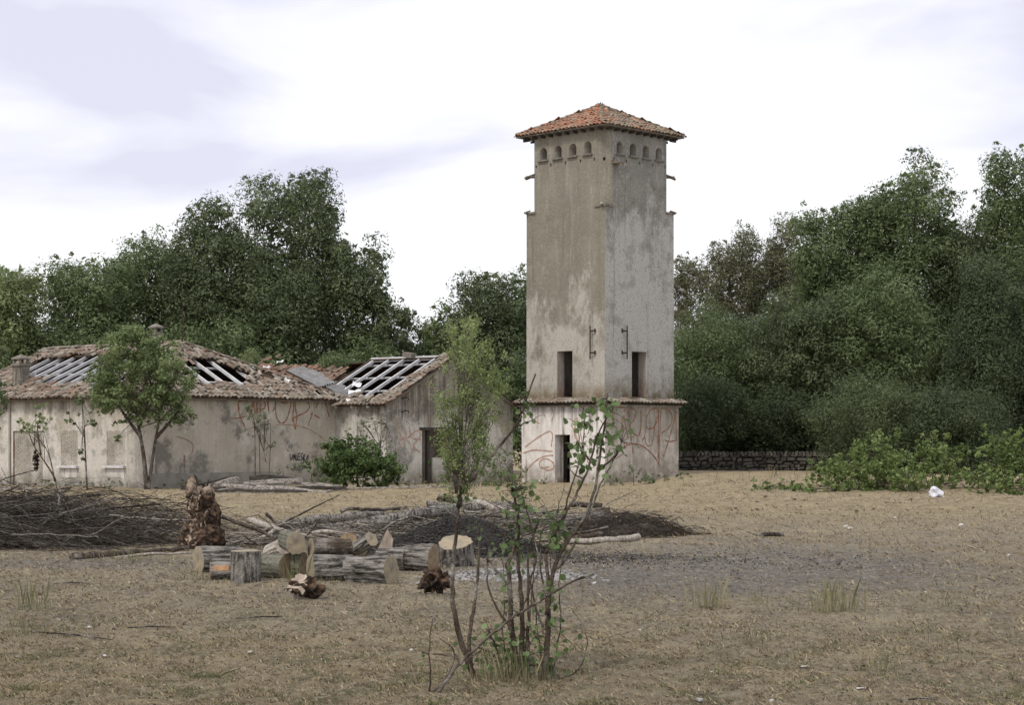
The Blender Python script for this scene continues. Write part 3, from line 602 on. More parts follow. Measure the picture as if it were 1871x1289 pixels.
strokes('graffiti', side, [[(535, 535), (472, 540), (464, 590), (478, 650), (512, 728)], [.05, (408, 668), (470, 662), (532, 648)], [.12, (545, 640), (565, 590), (580, 535)], [.09, (575, 540), (590, 625)], [.08, (465, 560), (470, 600)], [.09, (600, 545), (604, 630)],
  [(605, 540), (640, 530), (662, 555), (655, 590), (620, 605)], [.07, (632, 560), (628, 600)], [.12, (682, 535), (690, 615)], [(742, 530), (735, 580), (718, 612)], [(740, 532), (742, 640), (772, 698), (812, 685), (838, 620), (852, 560), (848, 528)], [(762, 520), (800, 553), (848, 522)], [.08, (790, 545), (830, 545)],
  [(868, 530), (872, 590), (866, 640), (882, 742)], [(888, 530), (884, 590), (896, 650), (884, 744)], [(960, 515), (988, 570), (968, 612), (902, 648), (864, 668), (864, 690)], [(1060, 528), (1036, 590)], [(1098, 500), (1110, 560), (1134, 655)],
  [.06, (984, 722), (986, 690), (1004, 650), (1010, 622), (998, 640)], [(1025, 640), (1062, 662)], [.03, (740, 716), (850, 714), (940, 730), (1020, 765), (1104, 826)], [.08, (66, 935), (70, 990)], [.04, (70, 990), (72, 1080)], [.03, (10, 800), (80, 820), (130, 860), (120, 930)]], .07, GRAF, house, tr=z4)
strokes('graffiti', side, [[(842, 928), (852, 972), (864, 930)], [(866, 972), (874, 930), (882, 970)], [(868, 955), (880, 955)], [(886, 925), (888, 970), (900, 968)], [(918, 922), (902, 930), (900, 968), (920, 966)], [(902, 948), (916, 946)], [(938, 922), (924, 930), (926, 948), (936, 960), (922, 978)],
  [(955, 930), (940, 945), (942, 990), (928, 1000), (922, 985)], [(950, 945), (948, 970), (965, 968), (970, 940)], [(978, 935), (976, 970)], [(875, 1005), (872, 1050)], [(875, 1008), (892, 1012), (878, 1028), (896, 1050)], [(905, 1015), (900, 1040), (915, 1042), (918, 1018), (906, 1014)], [(925, 1015), (940, 1030), (922, 1048)]], .045, GRAFB, house, off=.02, tr=z4)
strokes('graffiti', front, [[.06, (352, 760), (362, 772), (358, 786), (346, 790)], [.04, (330, 800), (322, 815), (335, 838)], [.05, (62, 772), (70, 765), (70, 780)]], .04, GRAF, house) if False else None
# ---------------- gabled outbuilding
GL, WW = -2.71, 7.5
wing = empty('gabled_outbuilding', H(GL, W), 'smaller gabled outbuilding joined to the farmhouse, its roof open down to pale rafters', 'outbuilding')
gp = Plane(H(GL, W), H(GL, W+WW), H(GL, W, 1)); gp.n = -HL
sp = Plane(H(GL, W), H(LE, W), H(GL, W, 1)); sp.n = -HR
wz, az = 3.05, 4.93
gd = rect(gp.px(771, 800)[0], -.3, gp.px(822, 800)[0], gp.px(790, 783)[1])
wm = MB(); panel(wm, gp, [(0, -.5), (WW, -.5), (WW, wz), (WW/2, az), (0, wz)], [gd], .35, .35, (0, 1)); panel(wm, sp, rect(0, -.5, 15, wz), [], .35, .35, (0, 1))
bp = Plane(H(GL+.01, W+WW), H(LE, W+WW), H(GL+.01, W+WW, 1)); bp.n = HR.copy(); panel(wm, bp, rect(0, -.5, 15, wz), [], .35, .35, (0, 1))
wm.build('wall', [M['wing_wall'], M['reveal']], wing)
mb = MB(); mb.box(gp.pt((gd[0][0]+gd[1][0])/2+.5, 1.2, -1.6), gp.e*1.4, V((0, 0, 1.3)), gp.n*.06); mb.build('inner_wall', M['tower_base_right'], wing)
mb = MB(); mb.box(gp.pt(gd[0][0]+.55, 1.1, -.22), gp.e*.07, V((0, 0, 1.1)), gp.n*.06); mb.box(gp.pt((gd[0][0]+gd[1][0])/2, gd[2][1]-.03, -.02), gp.e*((gd[1][0]-gd[0][0])/2+.15), V((0, 0, .06)), gp.n*.05); mb.build('door_frame', M['plank_dark'], wing)
mb = MB(); mb.box(gp.pt(gd[1][0]-.42, .5, -.18), gp.e*.42, V((0, 0, .52)), gp.n*.03); mb.build('boarded_door', M['wing_wall'], wing)
for y in (727, 751):
    a, b = gp.px(738, y); mb = MB(); mb.tube([gp.pt(a, b, -.02), gp.pt(a, b, .22), gp.pt(a+.05, b-.1, .24)], .018, 5); mb.tube([gp.pt(a-.15, b-.05, .03), gp.pt(a+.1, b+.02, .03)], .02, 4); mb.build('wall_hook', M['iron'], wing)
E1, E2, R1, R2 = H(GL-.18, W-.22, wz), H(LE, W-.22, wz), H(GL-.18, W+WW/2, az+.1), H(LE, W+WW/2, az-.25)
pw = Plane(E1, E2, R1); X1 = 4.6    # intact frame as far as X1 along the eave
hole_w = [(.55, .35), (X1-.1, .35), (X1-.1, pw.h-.1), (.55, pw.h-.12)]
d1 = holed_deck('roof', pw, [(0, 0), (X1, 0), (X1, pw.h), (0, pw.h)], [hole_w], wing)
tw = lay(pw, [(0, -.2), (X1, -.2), (X1, pw.h+.05), (0, pw.h+.05)], [[(.72, .5), (X1+.3, .5), (X1+.3, pw.h+.3), (.72, pw.h+.3)]], jit=1.8, drop=.0, b0=-.1)+loose(pw, [(.6, .3), (X1, .3)], 14)
put_tiles(tw, 'tile_old', d1, 120)
rafters(pw, None, [(.55, .35), (X1, .35), (X1, pw.h-.1), (.55, pw.h-.1)], .86, wing, phase=.45)
mb = MB(); mb.bar(R1-V((0, 0, .05)), pw.pt(X1, pw.h, -.05), .1, .18); mb.build('ridge_beam', M['rafter'], wing)
mb = MB(); mb.bar(pw.pt(2.1, pw.h-.1, .1), pw.pt(2.6, pw.h-.05, .16), .3, .2); mb.build('broken_cap', M['board'], wing)
# collapsed part further back
zc = az-.42; E1b = H(GL+X1+.1, W-.22, wz); R1b = H(GL+X1+.1, W+WW/2, zc); R2b = H(LE, W+WW/2, zc+.42); pb = Plane(E1b, E2, R2b)
pb_poly = [(0, 0), (pb.len, 0), (pb.len, pb.h), (pb.len*.45, pb.h*.9), (0, pb.h*.72)]
d2 = holed_deck('fallen_roof', pb, pb_poly, [], wing); tb = lay(pb, pb_poly, [], jit=4, drop=.02, b0=-.05)+loose(pb, [(0, 2.2), (4, 3), (9, 3.4)], 90, 1.2); put_tiles(tb, 'tile_rust', d2, 150)
slab('far_slope', [R1, R2, H(LE, W+WW+.2, wz), H(GL-.18, W+WW+.2, wz)], M['deck'], wing, .05)
mb = MB(); mb.add([H(GL+.4, W+.4, .02), H(LE, W+.4, .02), H(LE, W+WW-.4, .02), H(GL+.4, W+WW-.4, .02)], [(0, 1, 2, 3)]); mb.build('interior_floor', M['dark'], wing)
mb = MB(); mb.bar(gp.pt(-.15, wz-.02, .06), gp.pt(WW/2, az-.0, .06), .16, .12); mb.bar(gp.pt(WW+.15, wz-.02, .06), gp.pt(WW/2, az-.0, .062), .158, .12); mb.bar(sp.pt(0, wz+.0, .06), sp.pt(3.2, wz+.0, .06), .14, .1); mb.build('eaves_cornice', M['board'], wing)
# corrugated sheets bridging the broken valley
def sheet(x0, y0, Y0, x1, y1, Y1, wd, parent):
    A, B = P(x0, y0, Y0), P(x1, y1, Y1); d = B-A; s_ = (HR*1.0+V((0, 0, .22))).normalized(); mb = MB(); n = 14; vs = []
    up = d.cross(s_).normalized(); up = up if up.z > 0 else -up
    for t_ in (0, .02):
        for q in (A, B):
            for k in range(n+1): vs.append(q+s_*wd*(k/n-.5)+up*(.045*math.cos(k*math.pi)-t_))
    k = n+1; mb.add(vs, [(i, i+1, k+i+1, k+i) for i in range(n)]+[(2*k+i, 3*k+i, 3*k+i+1, 2*k+i+1) for i in range(n)]); mb.build('corrugated_sheet', M['sheet'], parent)
sheet(536, 674, 77.9, 596, 704, 76.2, .95, wing); sheet(556, 680, 78.2, 618, 713, 76.2, .95, wing); sheet(590, 699, 76.9, 650, 732, 74.3, .55, wing)
def scrap(x, y, Y, w_, h_, rot, parent, mat=M['white']):
    c = P(x, y, Y); r = Matrix.Rotation(rot, 3, 'Y'); n = V((0, -.6, .8)); s_ = r @ V((1, 0, 0)); t = n.cross(s_).normalized(); mb = MB(); vs = []
    for k in range(5):
        for j in (-1, 1): vs.append(c+s_*w_*(k/4-.5)+t*h_*j/2+n*.04*math.sin(k*2.1+j))
    mb.add(vs, [(2*k, 2*k+1, 2*k+3, 2*k+2) for k in range(4)]); mb.build('flashing_strip', mat, parent)
scrap(652, 703, 75.2, .35, .28, .2, wing); scrap(648, 716, 75, .5, .22, -.1, wing); scrap(645, 731, 73.9, .55, .16, -.1, wing); scrap(525, 695, 73.6, .22, .16, .5, house); scrap(487, 671, 75.5, .3, .1, 0, house); scrap(512, 661, 79, .3, .1, -.2, wing); scrap(655, 722, 74.5, .3, .12, .3, wing)
z5 = lambda x, y: (560+x/3.58, 560+y/3.58)
strokes('graffiti', gp, [[.09, (620, 745), (652, 850), (600, 880)], [.08, (590, 790), (640, 870), (720, 815), (745, 850), (700, 915), (742, 955)], [.08, (672, 790), (690, 862), (750, 872)], [.06, (600, 930), (660, 880), (690, 950)], [.05, (820, 480), (800, 520), (850, 540)], [.05, (970, 500), (960, 560), (985, 580)]], .07, GRAFP, wing, tr=z5)
# ------------------------------------------------------------------ dry stone wall
def stone_me(seed):
    r = np.random.default_rng(seed); vs = []
    for k in (-1, 1):
        for j in (-1, 1):
            for i in (-1, 1): vs.append((i*.5*r.uniform(.78, 1), j*.5*r.uniform(.8, 1), k*.5*r.uniform(.78, 1)))
    mb = MB(); ring_ = [(0, 2, 3, 1), (4, 5, 7, 6), (0, 1, 5, 4), (2, 6, 7, 3), (0, 4, 6, 2), (1, 3, 7, 5)]
    me = bpy.data.meshes.new('stone'); import bmesh
    bm = bmesh.new(); bv = [bm.verts.new(v) for v in vs]; [bm.faces.new([bv[i] for i in f]) for f in ring_]
    bmesh.ops.bevel(bm, geom=list(bm.edges), offset=.13, segments=1, affect='EDGES'); bm.to_mesh(me); bm.free(); me.materials.append(M['stone']); return me
SM = [stone_me(i) for i in range(6)]
WA, WB = V(((1225-CX)/F*86, 86, 0)), V(((1990-CX)/F*84, 84, 0)); wd_ = (WB-WA); wl = wd_.length; wd_.normalize(); wn_ = V((wd_.y, -wd_.x, 0))
swall = empty('stone_wall', WA, 'low dry stone wall of rough grey stones below the dark trees right of the tower', 'wall')
wang = math.atan2(wd_.y, wd_.x); z = .05; cnt = 0; far_ = MB()
while z < 1.02:
    h = random.uniform(.09, .20); x = -random.random()*.2
    while x < wl:
        l = random.uniform(.14, .5); c = WA+wd_*(x+l/2)+V((0, 0, z+h/2+random.gauss(0, .018)))+wn_*random.uniform(-.03, .03)
        if cnt < 290 and x < 9.2 and z+h > .15:
            o = bpy.data.objects.new('stone', random.choice(SM)); COL.objects.link(o); o.parent = swall; o.location = c-org(swall); o.scale = (l*1.0, .3, h*random.uniform(.85, 1.15)); o.rotation_euler = (0, random.gauss(0, .09), wang); cnt += 1
        else: far_.cr = random.random(); far_.box(c, wd_*l*.47, wn_*.14, V((0, 0, h*.46)))
        x += l+.015
    z += h+.008
for i in range(int(wl/.16)):
    c = WA+wd_*(i*.16)+V((0, 0, 1.1)); far_.cr = random.random(); far_.box(c, wd_*.06+V((0, 0, random.gauss(0, .02))), wn_*.15, V((random.gauss(0, .02), 0, random.uniform(.07, .11))))
o = far_.build('coping_and_far_stones', M['stone'], swall); o['kind'] = 'stuff'
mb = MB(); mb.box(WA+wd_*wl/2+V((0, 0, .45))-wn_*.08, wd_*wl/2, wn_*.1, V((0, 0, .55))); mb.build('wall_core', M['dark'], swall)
# ------------------------------------------------------------------ foliage
def leaves(centres, radii, counts, leaf, aspect=.55, flat=.8, tone=None, r=rng, hollow=.35, up=.5, droop=0, tri=False):
    idx = np.repeat(np.arange(len(centres)), counts); n = len(idx)
    d = r.normal(size=(n, 3)); d /= np.linalg.norm(d, axis=1)[:, None]; rad = hollow+(1-hollow)*r.random(n)**.6
    p = d*rad[:, None]*radii[idx][:, None]*np.array([1, 1, flat])+centres[idx]
    nrm = d*1.0+r.normal(size=(n, 3))*.38+np.array([0, 0, up*.6]); nrm /= np.linalg.norm(nrm, axis=1)[:, None]
    t = np.cross(nrm, r.normal(size=(n, 3))); t /= np.linalg.norm(t, axis=1)[:, None]+1e-9; t[:, 2] -= droop; b = np.cross(nrm, t)
    s = leaf*r.uniform(.55, 1.35, n)[:, None]
    if tri: s = s*1.15; v = np.stack([p-t*s*.5, p+b*s*aspect*.62, p+t*s*.5], 1).reshape(-1, 3); tn = (tone[idx] if tone is not None else .5)+r.normal(0, .15, n); return v, np.repeat(np.clip(tn, 0, 1), 3)
    v = np.stack([p-t*s*.5, p+b*s*aspect*.5, p+t*s*.5, p-b*s*aspect*.5], 1).reshape(-1, 3)
    tn = (tone[idx] if tone is not None else .5)+r.normal(0, .17, n); return v, np.repeat(np.clip(tn, 0, 1), 4)
def leafobj(name, parent, v, t, mat, kind=None, tri=False):
    o = org(parent); f = np.arange(len(v)).reshape(-1, 3 if tri else 4); ob = link(name, npmesh(name, v-np.array(o), f, mat, t), parent); 
    if kind: ob['kind'] = kind
    return ob
LD = 1000
def tree(name, label, cat, cx, hw, top, bot, Y, mat, group=None, dens=1., leaf=.24, shape='round', seed=None, lean=0., trunk=True, csize=1., spiky=0.):
    r = np.random.default_rng(seed if seed is not None else int(cx*7+top)); X = (cx-CX)/F*Y; k = Y/F; a = hw*k; zt, zb = EYE+(HY-top)*k, max(EYE+(HY-bot)*k, .0); hb = (zt-zb)/2; zc = (zt+zb)/2; g0 = float(gz(X, Y))
    root = empty(name, (X, Y, g0), label, cat, group); leaf *= .70; nc = max(24, int(44*(a*hb)**.72*dens)); dep = min(a, 4.5)
    d = r.normal(size=(nc, 3)); d /= np.linalg.norm(d, axis=1)[:, None]; rr = .42+.58*r.random(nc)**.5
    zz = d[:, 2]*rr; prof = np.ones(nc)
    prof = prof*np.clip(1-d[:, 2]**2, .12, 1)**(-.08 if spiky > .45 else -.2)
    if shape == 'cone': prof = np.clip(1.05-.55*(zz+1)/1, .25, 1.1)
    if shape == 'dome': prof = np.where(zz < 0, 1.15, 1)
    lob = 1+.13*np.sin(np.arctan2(d[:, 0], d[:, 2])*5+r.random()*6)
    cr_ = min(.92, .22*a+.3)*csize
    c = np.stack([X+d[:, 0]*rr*prof*max(a-cr_*.6, .2)*lob+lean*zz, Y+d[:, 1]*rr*dep*prof, zc+zz*(hb-cr_*.5)*lob], 1); c[:, 2] = np.maximum(c[:, 2], g0+.25)
    rad = cr_*r.uniform(.55, 1.2, nc); per = int(LD*math.pi*a*hb/nc*dens*(.187/leaf)**1.5); per = max(per, 60)
    cnt = (per*(rad/cr_)**1.6).astype(int)+5; tone = np.clip(r.normal(.42, .2, nc), .05, .95)
    if spiky:
        ns = int(nc*spiky); cand = np.where((rr > .75) & (zz > -.1))[0]; i = r.choice(cand, ns); s_ = c[i]+np.stack([r.normal(0, .3, ns), r.normal(0, .3, ns), r.uniform(.25, .62, ns)], 1); c = np.r_[c, s_]; rad = np.r_[rad, r.uniform(.10, .24, ns)]; cnt = np.r_[cnt, np.full(ns, 26)]; tone = np.r_[tone, tone[i]]
    v, t = leaves(c, rad, cnt, leaf, tone=tone, r=r, tri=True, up=.8, flat=.75)
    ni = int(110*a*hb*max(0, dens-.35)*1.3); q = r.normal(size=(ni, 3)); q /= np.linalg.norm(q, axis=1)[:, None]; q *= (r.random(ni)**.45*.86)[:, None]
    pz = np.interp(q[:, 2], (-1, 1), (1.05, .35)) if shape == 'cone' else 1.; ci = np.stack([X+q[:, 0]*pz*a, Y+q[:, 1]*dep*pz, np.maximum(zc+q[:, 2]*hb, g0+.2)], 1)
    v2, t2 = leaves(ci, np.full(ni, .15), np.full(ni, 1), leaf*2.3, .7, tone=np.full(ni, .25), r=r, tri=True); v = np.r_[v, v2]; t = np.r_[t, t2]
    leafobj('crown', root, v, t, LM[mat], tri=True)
    if trunk:
        mb = MB(); tr = max(.06, a*.055); base = V((X, Y, g0-.1)); mid = V((X+r.normal(0, .25), Y, zc-hb*.45)); topp = V((X+r.normal(0, .3), Y, zc+hb*.5)); mb.tube(spline([base, base.lerp(mid, .5)+V((r.normal(0, .15), 0, 0)), mid, topp], 3), [tr*(1-.085*q) for q in range(10)], 7)
        mb.build('trunk', M['trunk'], root, True); mb = MB()
        for q in r.choice(nc, min(nc, 16), False):
            e_ = V(c[q]); s_ = mid.lerp(topp, float(r.random())*.9); s_.z = min(s_.z, e_.z-.2) if e_.z > mid.z else mid.z-.3
            mb.tube(spline([s_, s_.lerp(e_, .5)+V((0, 0, .15)), e_], 3), [tr*.38, tr*.34, tr*.3, tr*.25, tr*.2, tr*.14, tr*.08], 5)
        mb.build('limbs', M['trunk'], root, True)
    return root
GT = 'trees of the wood behind the buildings'
tree('ash_tree', 'pale yellow-green tree at the far left edge, behind the farmhouse', 'tree', 18, 68, 462, 720, 84, 'light', GT, leaf=.24, spiky=.3)
tree('oak_tree', 'dark green tree behind the left end of the farmhouse roof, next to the pale tree', 'tree', 170, 105, 448, 760, 88, 'mid', GT, spiky=.25)
tree('oak_tree', 'rounded mid green tree behind the farmhouse chimney, left of the tallest tree', 'tree', 275, 105, 425, 760, 92, 'mid', GT, spiky=.25)
tree('oak_tree', 'dark tree with a rounded shoulder just left of the tallest tree', 'tree', 390, 100, 368, 760, 90, 'dark', GT, spiky=.2)
tree('oak_tree', 'tallest tree behind the farmhouse, with sky showing through its top', 'tree', 535, 118, 300, 640, 93, 'dark', GT, dens=.80, spiky=.5)
tree('oak_tree', 'lower dark crown in front of the tallest tree, above the broken roof valley', 'tree', 500, 120, 470, 760, 90, 'dark', GT)
tree('oak_tree', 'dark tree with ragged right side right of the tallest tree', 'tree', 650, 76, 425, 720, 91, 'dark', GT, dens=.8, spiky=.4)
tree('small_tree', 'low dark tree whose branch tips droop into the sky gap above the outbuilding', 'tree', 715, 52, 528, 760, 90, 'dark', GT, dens=.7, spiky=.3)
tree('oak_tree', 'dark tree immediately left of the tower', 'tree', 905, 95, 474, 800, 94, 'dark', GT, spiky=.3)
tree('small_tree', 'mid green tree behind the outbuilding roof, left of the dark tree by the tower', 'tree', 800, 62, 552, 800, 92, 'mid', GT, spiky=.3)
tree('small_tree', 'low leafy tree behind the open rafters of the outbuilding', 'tree', 660, 100, 612, 800, 88, 'mid', GT)
tree('small_tree', 'yellowish bush tree beside the left wall of the tower', 'tree', 945, 42, 640, 860, 84, 'mid', GT, leaf=.18)
tree('small_tree', 'low dark tree right behind the farmhouse ridge', 'tree', 420, 130, 560, 780, 88, 'mid', GT)
tree('small_tree', 'dark low tree behind the farmhouse roof near the big chimney', 'tree', 120, 130, 570, 780, 86, 'mid', GT)
tree('twiggy_tree', 'thin brownish tree against the sky right of the tower shaft', 'tree', 1262, 46, 432, 700, 108, 'brown', GT, dens=.62, spiky=.5, leaf=.2)
tree('twiggy_tree', 'brownish olive tree between the tower and the tall trees on the right', 'tree', 1345, 72, 412, 720, 106, 'brown', GT, dens=.85, spiky=.5, leaf=.2)
tree('twiggy_tree', 'olive brown tree touching the shoulder of the tall trees on the right', 'tree', 1445, 70, 398, 720, 108, 'brown', GT, dens=.95, spiky=.4, leaf=.2)
tree('willow_tree', 'broad dull green shrubby tree right beside the tower wall', 'tree', 1300, 95, 545, 850, 92, 'mid', GT, leaf=.17)
tree('willow_tree', 'broad dull green shrubby tree second from the tower, under the olive trees', 'tree', 1420, 100, 540, 850, 91, 'dark', GT, leaf=.18)
tree('oak_tree', 'tall green tree rising left of the highest crown in the right-hand wood', 'tree', 1540, 110, 345, 720, 96, 'mid', GT, spiky=.35)
tree('oak_tree', 'highest broad crown of the right-hand wood, left of the gap of sky', 'tree', 1662, 118, 286, 720, 95, 'mid', GT, dens=1., spiky=.4)
tree('oak_tree', 'tall tree cut off by the right edge of the photo', 'tree', 1860, 100, 262, 720, 94, 'mid', GT, spiky=.4)
tree('oak_tree', 'dark green tree with rounded tiers at the middle of the right-hand wood', 'tree', 1610, 110, 470, 850, 88, 'mid', GT)
tree('oak_tree', 'dark sheltered tree under the olive trees in the right-hand wood', 'tree', 1500, 80, 520, 860, 89, 'dark', GT)
tree('cypress_tree', 'dark cone shaped tree in front of the wood near the right edge', 'tree', 1795, 118, 445, 870, 80, 'deep', GT, shape='cone', leaf=.16)
tree('oak_tree', 'green tree filling the notch under the sky gap in the right-hand wood', 'tree', 1755, 80, 385, 760, 93, 'dark', GT, dens=.8)
tree('oak_tree', 'dark green tree on the right edge below the tall crown', 'tree', 1880, 90, 470, 880, 82, 'deep', GT, leaf=.2)
tree('shrub', 'large dark round shrub in front of the wood behind the stone wall', 'shrub', 1590, 120, 668, 885, 79, 'dark', 'dark shrubs at the foot of the wood', leaf=.15, trunk=False)
tree('shrub', 'dark shrub beside the cone shaped tree, above the bright weeds', 'shrub', 1745, 110, 690, 900, 77, 'deep', 'dark shrubs at the foot of the wood', leaf=.15, trunk=False)
tree('shrub', 'dark shrub over the stone wall nearest the tower', 'shrub', 1300, 90, 680, 845, 88, 'deep', 'dark shrubs at the foot of the wood', leaf=.17, trunk=False)
tree('shrub', 'dark shrub over the middle of the stone wall', 'shrub', 1440, 95, 690, 845, 88, 'deep', 'dark shrubs at the foot of the wood', leaf=.17, trunk=False)
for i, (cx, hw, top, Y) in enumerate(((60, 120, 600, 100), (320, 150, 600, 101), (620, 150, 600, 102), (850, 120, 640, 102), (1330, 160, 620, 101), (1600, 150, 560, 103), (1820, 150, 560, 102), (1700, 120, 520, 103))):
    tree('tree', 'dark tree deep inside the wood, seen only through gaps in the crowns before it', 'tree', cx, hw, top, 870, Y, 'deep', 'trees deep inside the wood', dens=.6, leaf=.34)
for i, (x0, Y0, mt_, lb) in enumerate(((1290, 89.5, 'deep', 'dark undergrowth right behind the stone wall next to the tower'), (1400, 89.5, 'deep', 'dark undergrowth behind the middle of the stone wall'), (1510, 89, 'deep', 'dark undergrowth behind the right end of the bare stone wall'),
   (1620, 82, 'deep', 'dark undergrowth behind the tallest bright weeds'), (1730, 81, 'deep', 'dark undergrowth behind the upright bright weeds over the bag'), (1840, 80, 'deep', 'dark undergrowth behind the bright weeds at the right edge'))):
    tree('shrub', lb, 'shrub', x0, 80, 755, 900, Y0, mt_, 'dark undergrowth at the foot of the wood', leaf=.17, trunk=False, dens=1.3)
# tree tuft growing over the ridge
tree('small_tree', 'small bright green tree poking up behind the farmhouse hip', 'tree', 456, 22, 630, 700, 79, 'light', leaf=.12, dens=1.2)
tree('small_tree', 'mid green bush growing up through the fallen roof between the buildings', 'tree', 612, 45, 640, 705, 80, 'mid', leaf=.14, dens=1.)
# round tree in front of the farmhouse
def young_tree(label, stems, blobs, Y, mat, leaf, name='young_tree', cat='tree', dens=1., r_=.05, barkm='trunk', group=None, tone=.5, twigs=0):
    b0 = stems[0][0]; base = P(b0[0], b0[1], Y); base.z = float(gz(base.x, base.y)); root = empty(name, base, label, cat, group); r = np.random.default_rng(int(b0[0]*13+b0[1]))
    for st in stems:
        pts = [P(x, y, Y+r.normal(0, .06)*i) for i, (x, y) in enumerate(st)]; pts[0].z = min(pts[0].z, base.z-.03) if st is stems[0] or abs(st[0][1]-b0[1]) < 12 else pts[0].z
        sp_ = spline(pts, 4); rr = r_*(st is stems[0] and 1 or .75); mb = MB(); mb.tube(sp_, [rr*(1-.8*i/(len(sp_)-1))+.004 for i in range(len(sp_))], 7); mb.build('stem', M[barkm], root, True)
    k = Y/F; cs, rs, cn, tn = [], [], [], []; tw = MB()
    for (x, y, rx, ry, d_) in blobs:
        nn = max(5, int(rx*ry/60*dens*d_)+4)
        for _ in range(nn):
            q = r.normal(size=3); q /= np.linalg.norm(q); q *= r.random()**.36*r.uniform(.85, 1.22); cc = P(x+q[0]*rx, y+q[2]*ry, Y+q[1]*rx*k); cs.append(tuple(cc)); rr = min(max(min(rx, ry)*k*.38, .10), .30)*r.uniform(.45, 1.25); rs.append(rr); cn.append(int(max(12, 12.0*rr*rr/(leaf*leaf)*d_))); tn.append(np.clip(r.normal(tone, .2), 0, 1))
        st = stems[int(r.integers(len(stems)))]
        if twigs:
            for _ in range(twigs):
                i = int(r.integers(max(1, len(st)//2), len(st))); s_ = P(*st[i], Y); e_ = V(cs[-int(r.integers(1, nn+1))]); tw.tube([s_, s_.lerp(e_, .5)+V((0, 0, .05)), e_], [.012, .009, .004], 4)
    if twigs: tw.build('twigs', M[barkm], root)
    v, t = leaves(np.array(cs), np.array(rs), np.array(cn), leaf, tone=np.array(tn), r=r, hollow=.2); leafobj('crown', root, v, t, LM[mat]); return root
young_tree('rounded young tree with forked trunk standing in front of the farmhouse wall', [[(268, 893), (262, 830), (250, 760), (240, 700)], [(271, 893), (280, 830), (290, 770), (300, 720)], [(258, 800), (225, 755), (205, 720)], [(255, 780), (270, 720), (255, 650)], [(285, 800), (320, 760), (335, 730)]],
  [(245, 660, 75, 60, 1.25), (232, 630, 42, 38, 1.2), (200, 715, 42, 40, 1.1), (290, 690, 58, 45, 1.2), (316, 655, 22, 34, 1.2), (325, 745, 34, 32, 1), (255, 745, 60, 32, 1), (235, 775, 36, 16, .7), (300, 765, 34, 20, .8), (345, 770, 14, 12, .6), (215, 800, 12, 8, .4), (230, 730, 60, 34, 1.2), (300, 730, 44, 32, 1.1), (190, 690, 30, 30, 1.1), (250, 612, 30, 26, 1.1), (335, 700, 24, 30, 1)], 66.2, 'young', .115, dens=.82, r_=.09, twigs=4, tone=.55)
young_tree('thin sapling with sparse crown left of the round young tree', [[(160, 905), (157, 850), (154, 780), (150, 735)], [(155, 800), (140, 778), (128, 765)]], [(150, 740, 30, 24, .6), (165, 775, 22, 12, .45), (128, 765, 16, 14, .4), (152, 835, 9, 14, .3)], 64.5, 'dark', .12, r_=.03, twigs=4, dens=.8)
young_tree('leaning pale green sapling in front of the bricked up door', [[(108, 905), (100, 875), (82, 845), (62, 815), (52, 790)], [(75, 832), (70, 800), (68, 770)], [(100, 880), (92, 840), (84, 820)]], [(55, 780, 26, 20, .6), (70, 752, 14, 22, .55), (40, 772, 12, 12, .5), (82, 770, 14, 12, .5)], 63.5, 'light', .12, r_=.035, twigs=4, barkm='bark_brown')
young_tree('two thin grey-leaved saplings against the graffiti on the farmhouse wall', [[(466, 868), (466, 820), (464, 770), (455, 745)], [(476, 868), (474, 810), (478, 760)], [(490, 868), (494, 820), (494, 775)], [(486, 845), (482, 825)]], [(468, 758, 26, 20, .65), (462, 785, 16, 18, .5), (490, 770, 16, 14, .55), (455, 742, 8, 8, .4), (500, 815, 7, 9, .3)], 69.5, 'grey', .09, r_=.02, twigs=5)
young_tree('dark foliage of a tree reaching in at the left edge before the farmhouse', [[(-30, 900), (-28, 820), (-20, 740), (-15, 650)]], [(-10, 700, 28, 40, 1), (-15, 640, 30, 40, 1), (2, 742, 16, 20, .8), (-20, 770, 24, 26, .8)], 64, 'dark', .13, r_=.1, twigs=3)
young_tree('dense glossy green bush at the inner corner between farmhouse and outbuilding', [[(655, 892), (650, 860), (640, 830)], [(660, 892), (680, 850)]], [(655, 845, 55, 36, 1.3), (620, 842, 36, 34, 1.2), (690, 852, 40, 34, 1.2), (650, 818, 40, 22, 1.1), (610, 815, 22, 18, 1), (655, 878, 66, 16, 1.2), (690, 884, 40, 9, 1), (620, 880, 36, 12, 1), (715, 868, 16, 18, 1)], 67, 'bright', .13, 'bush', 'bush', dens=1.4, r_=.04, tone=.35)
young_tree('grey twiggy bush behind the glossy bush at the inner corner', [[(668, 880), (665, 820), (655, 780)], [(690, 880), (695, 820), (705, 775)]], [(650, 792, 30, 18, .4), (690, 778, 26, 18, .45), (700, 810, 24, 20, .4), (660, 765, 14, 12, .3)], 69.8, 'grey', .09, 'bush', 'bush', r_=.02, twigs=8)
young_tree('low dark bush against the farmhouse wall beside the glossy bush', [[(572, 885), (568, 860)]], [(570, 856, 12, 18, 1), (585, 868, 22, 16, 1), (560, 848, 8, 8, .8)], 68.5, 'mid', .12, 'bush', 'bush', r_=.02)
young_tree('low grey-green scrub under the black graffiti tag', [[(520, 880), (518, 862)]], [(520, 862, 30, 13, .7), (540, 855, 14, 8, .6)], 70, 'grey', .10, 'bush', 'bush', r_=.015)
young_tree('dark narrow conifer beside the doorway of the outbuilding', [[(830, 892), (829, 840), (826, 812)]], [(828, 850, 20, 32, 1.1), (826, 822, 12, 18, 1), (835, 872, 26, 18, 1.1)], 68, 'deep', .12, 'bush', 'bush', dens=1.3, r_=.03)
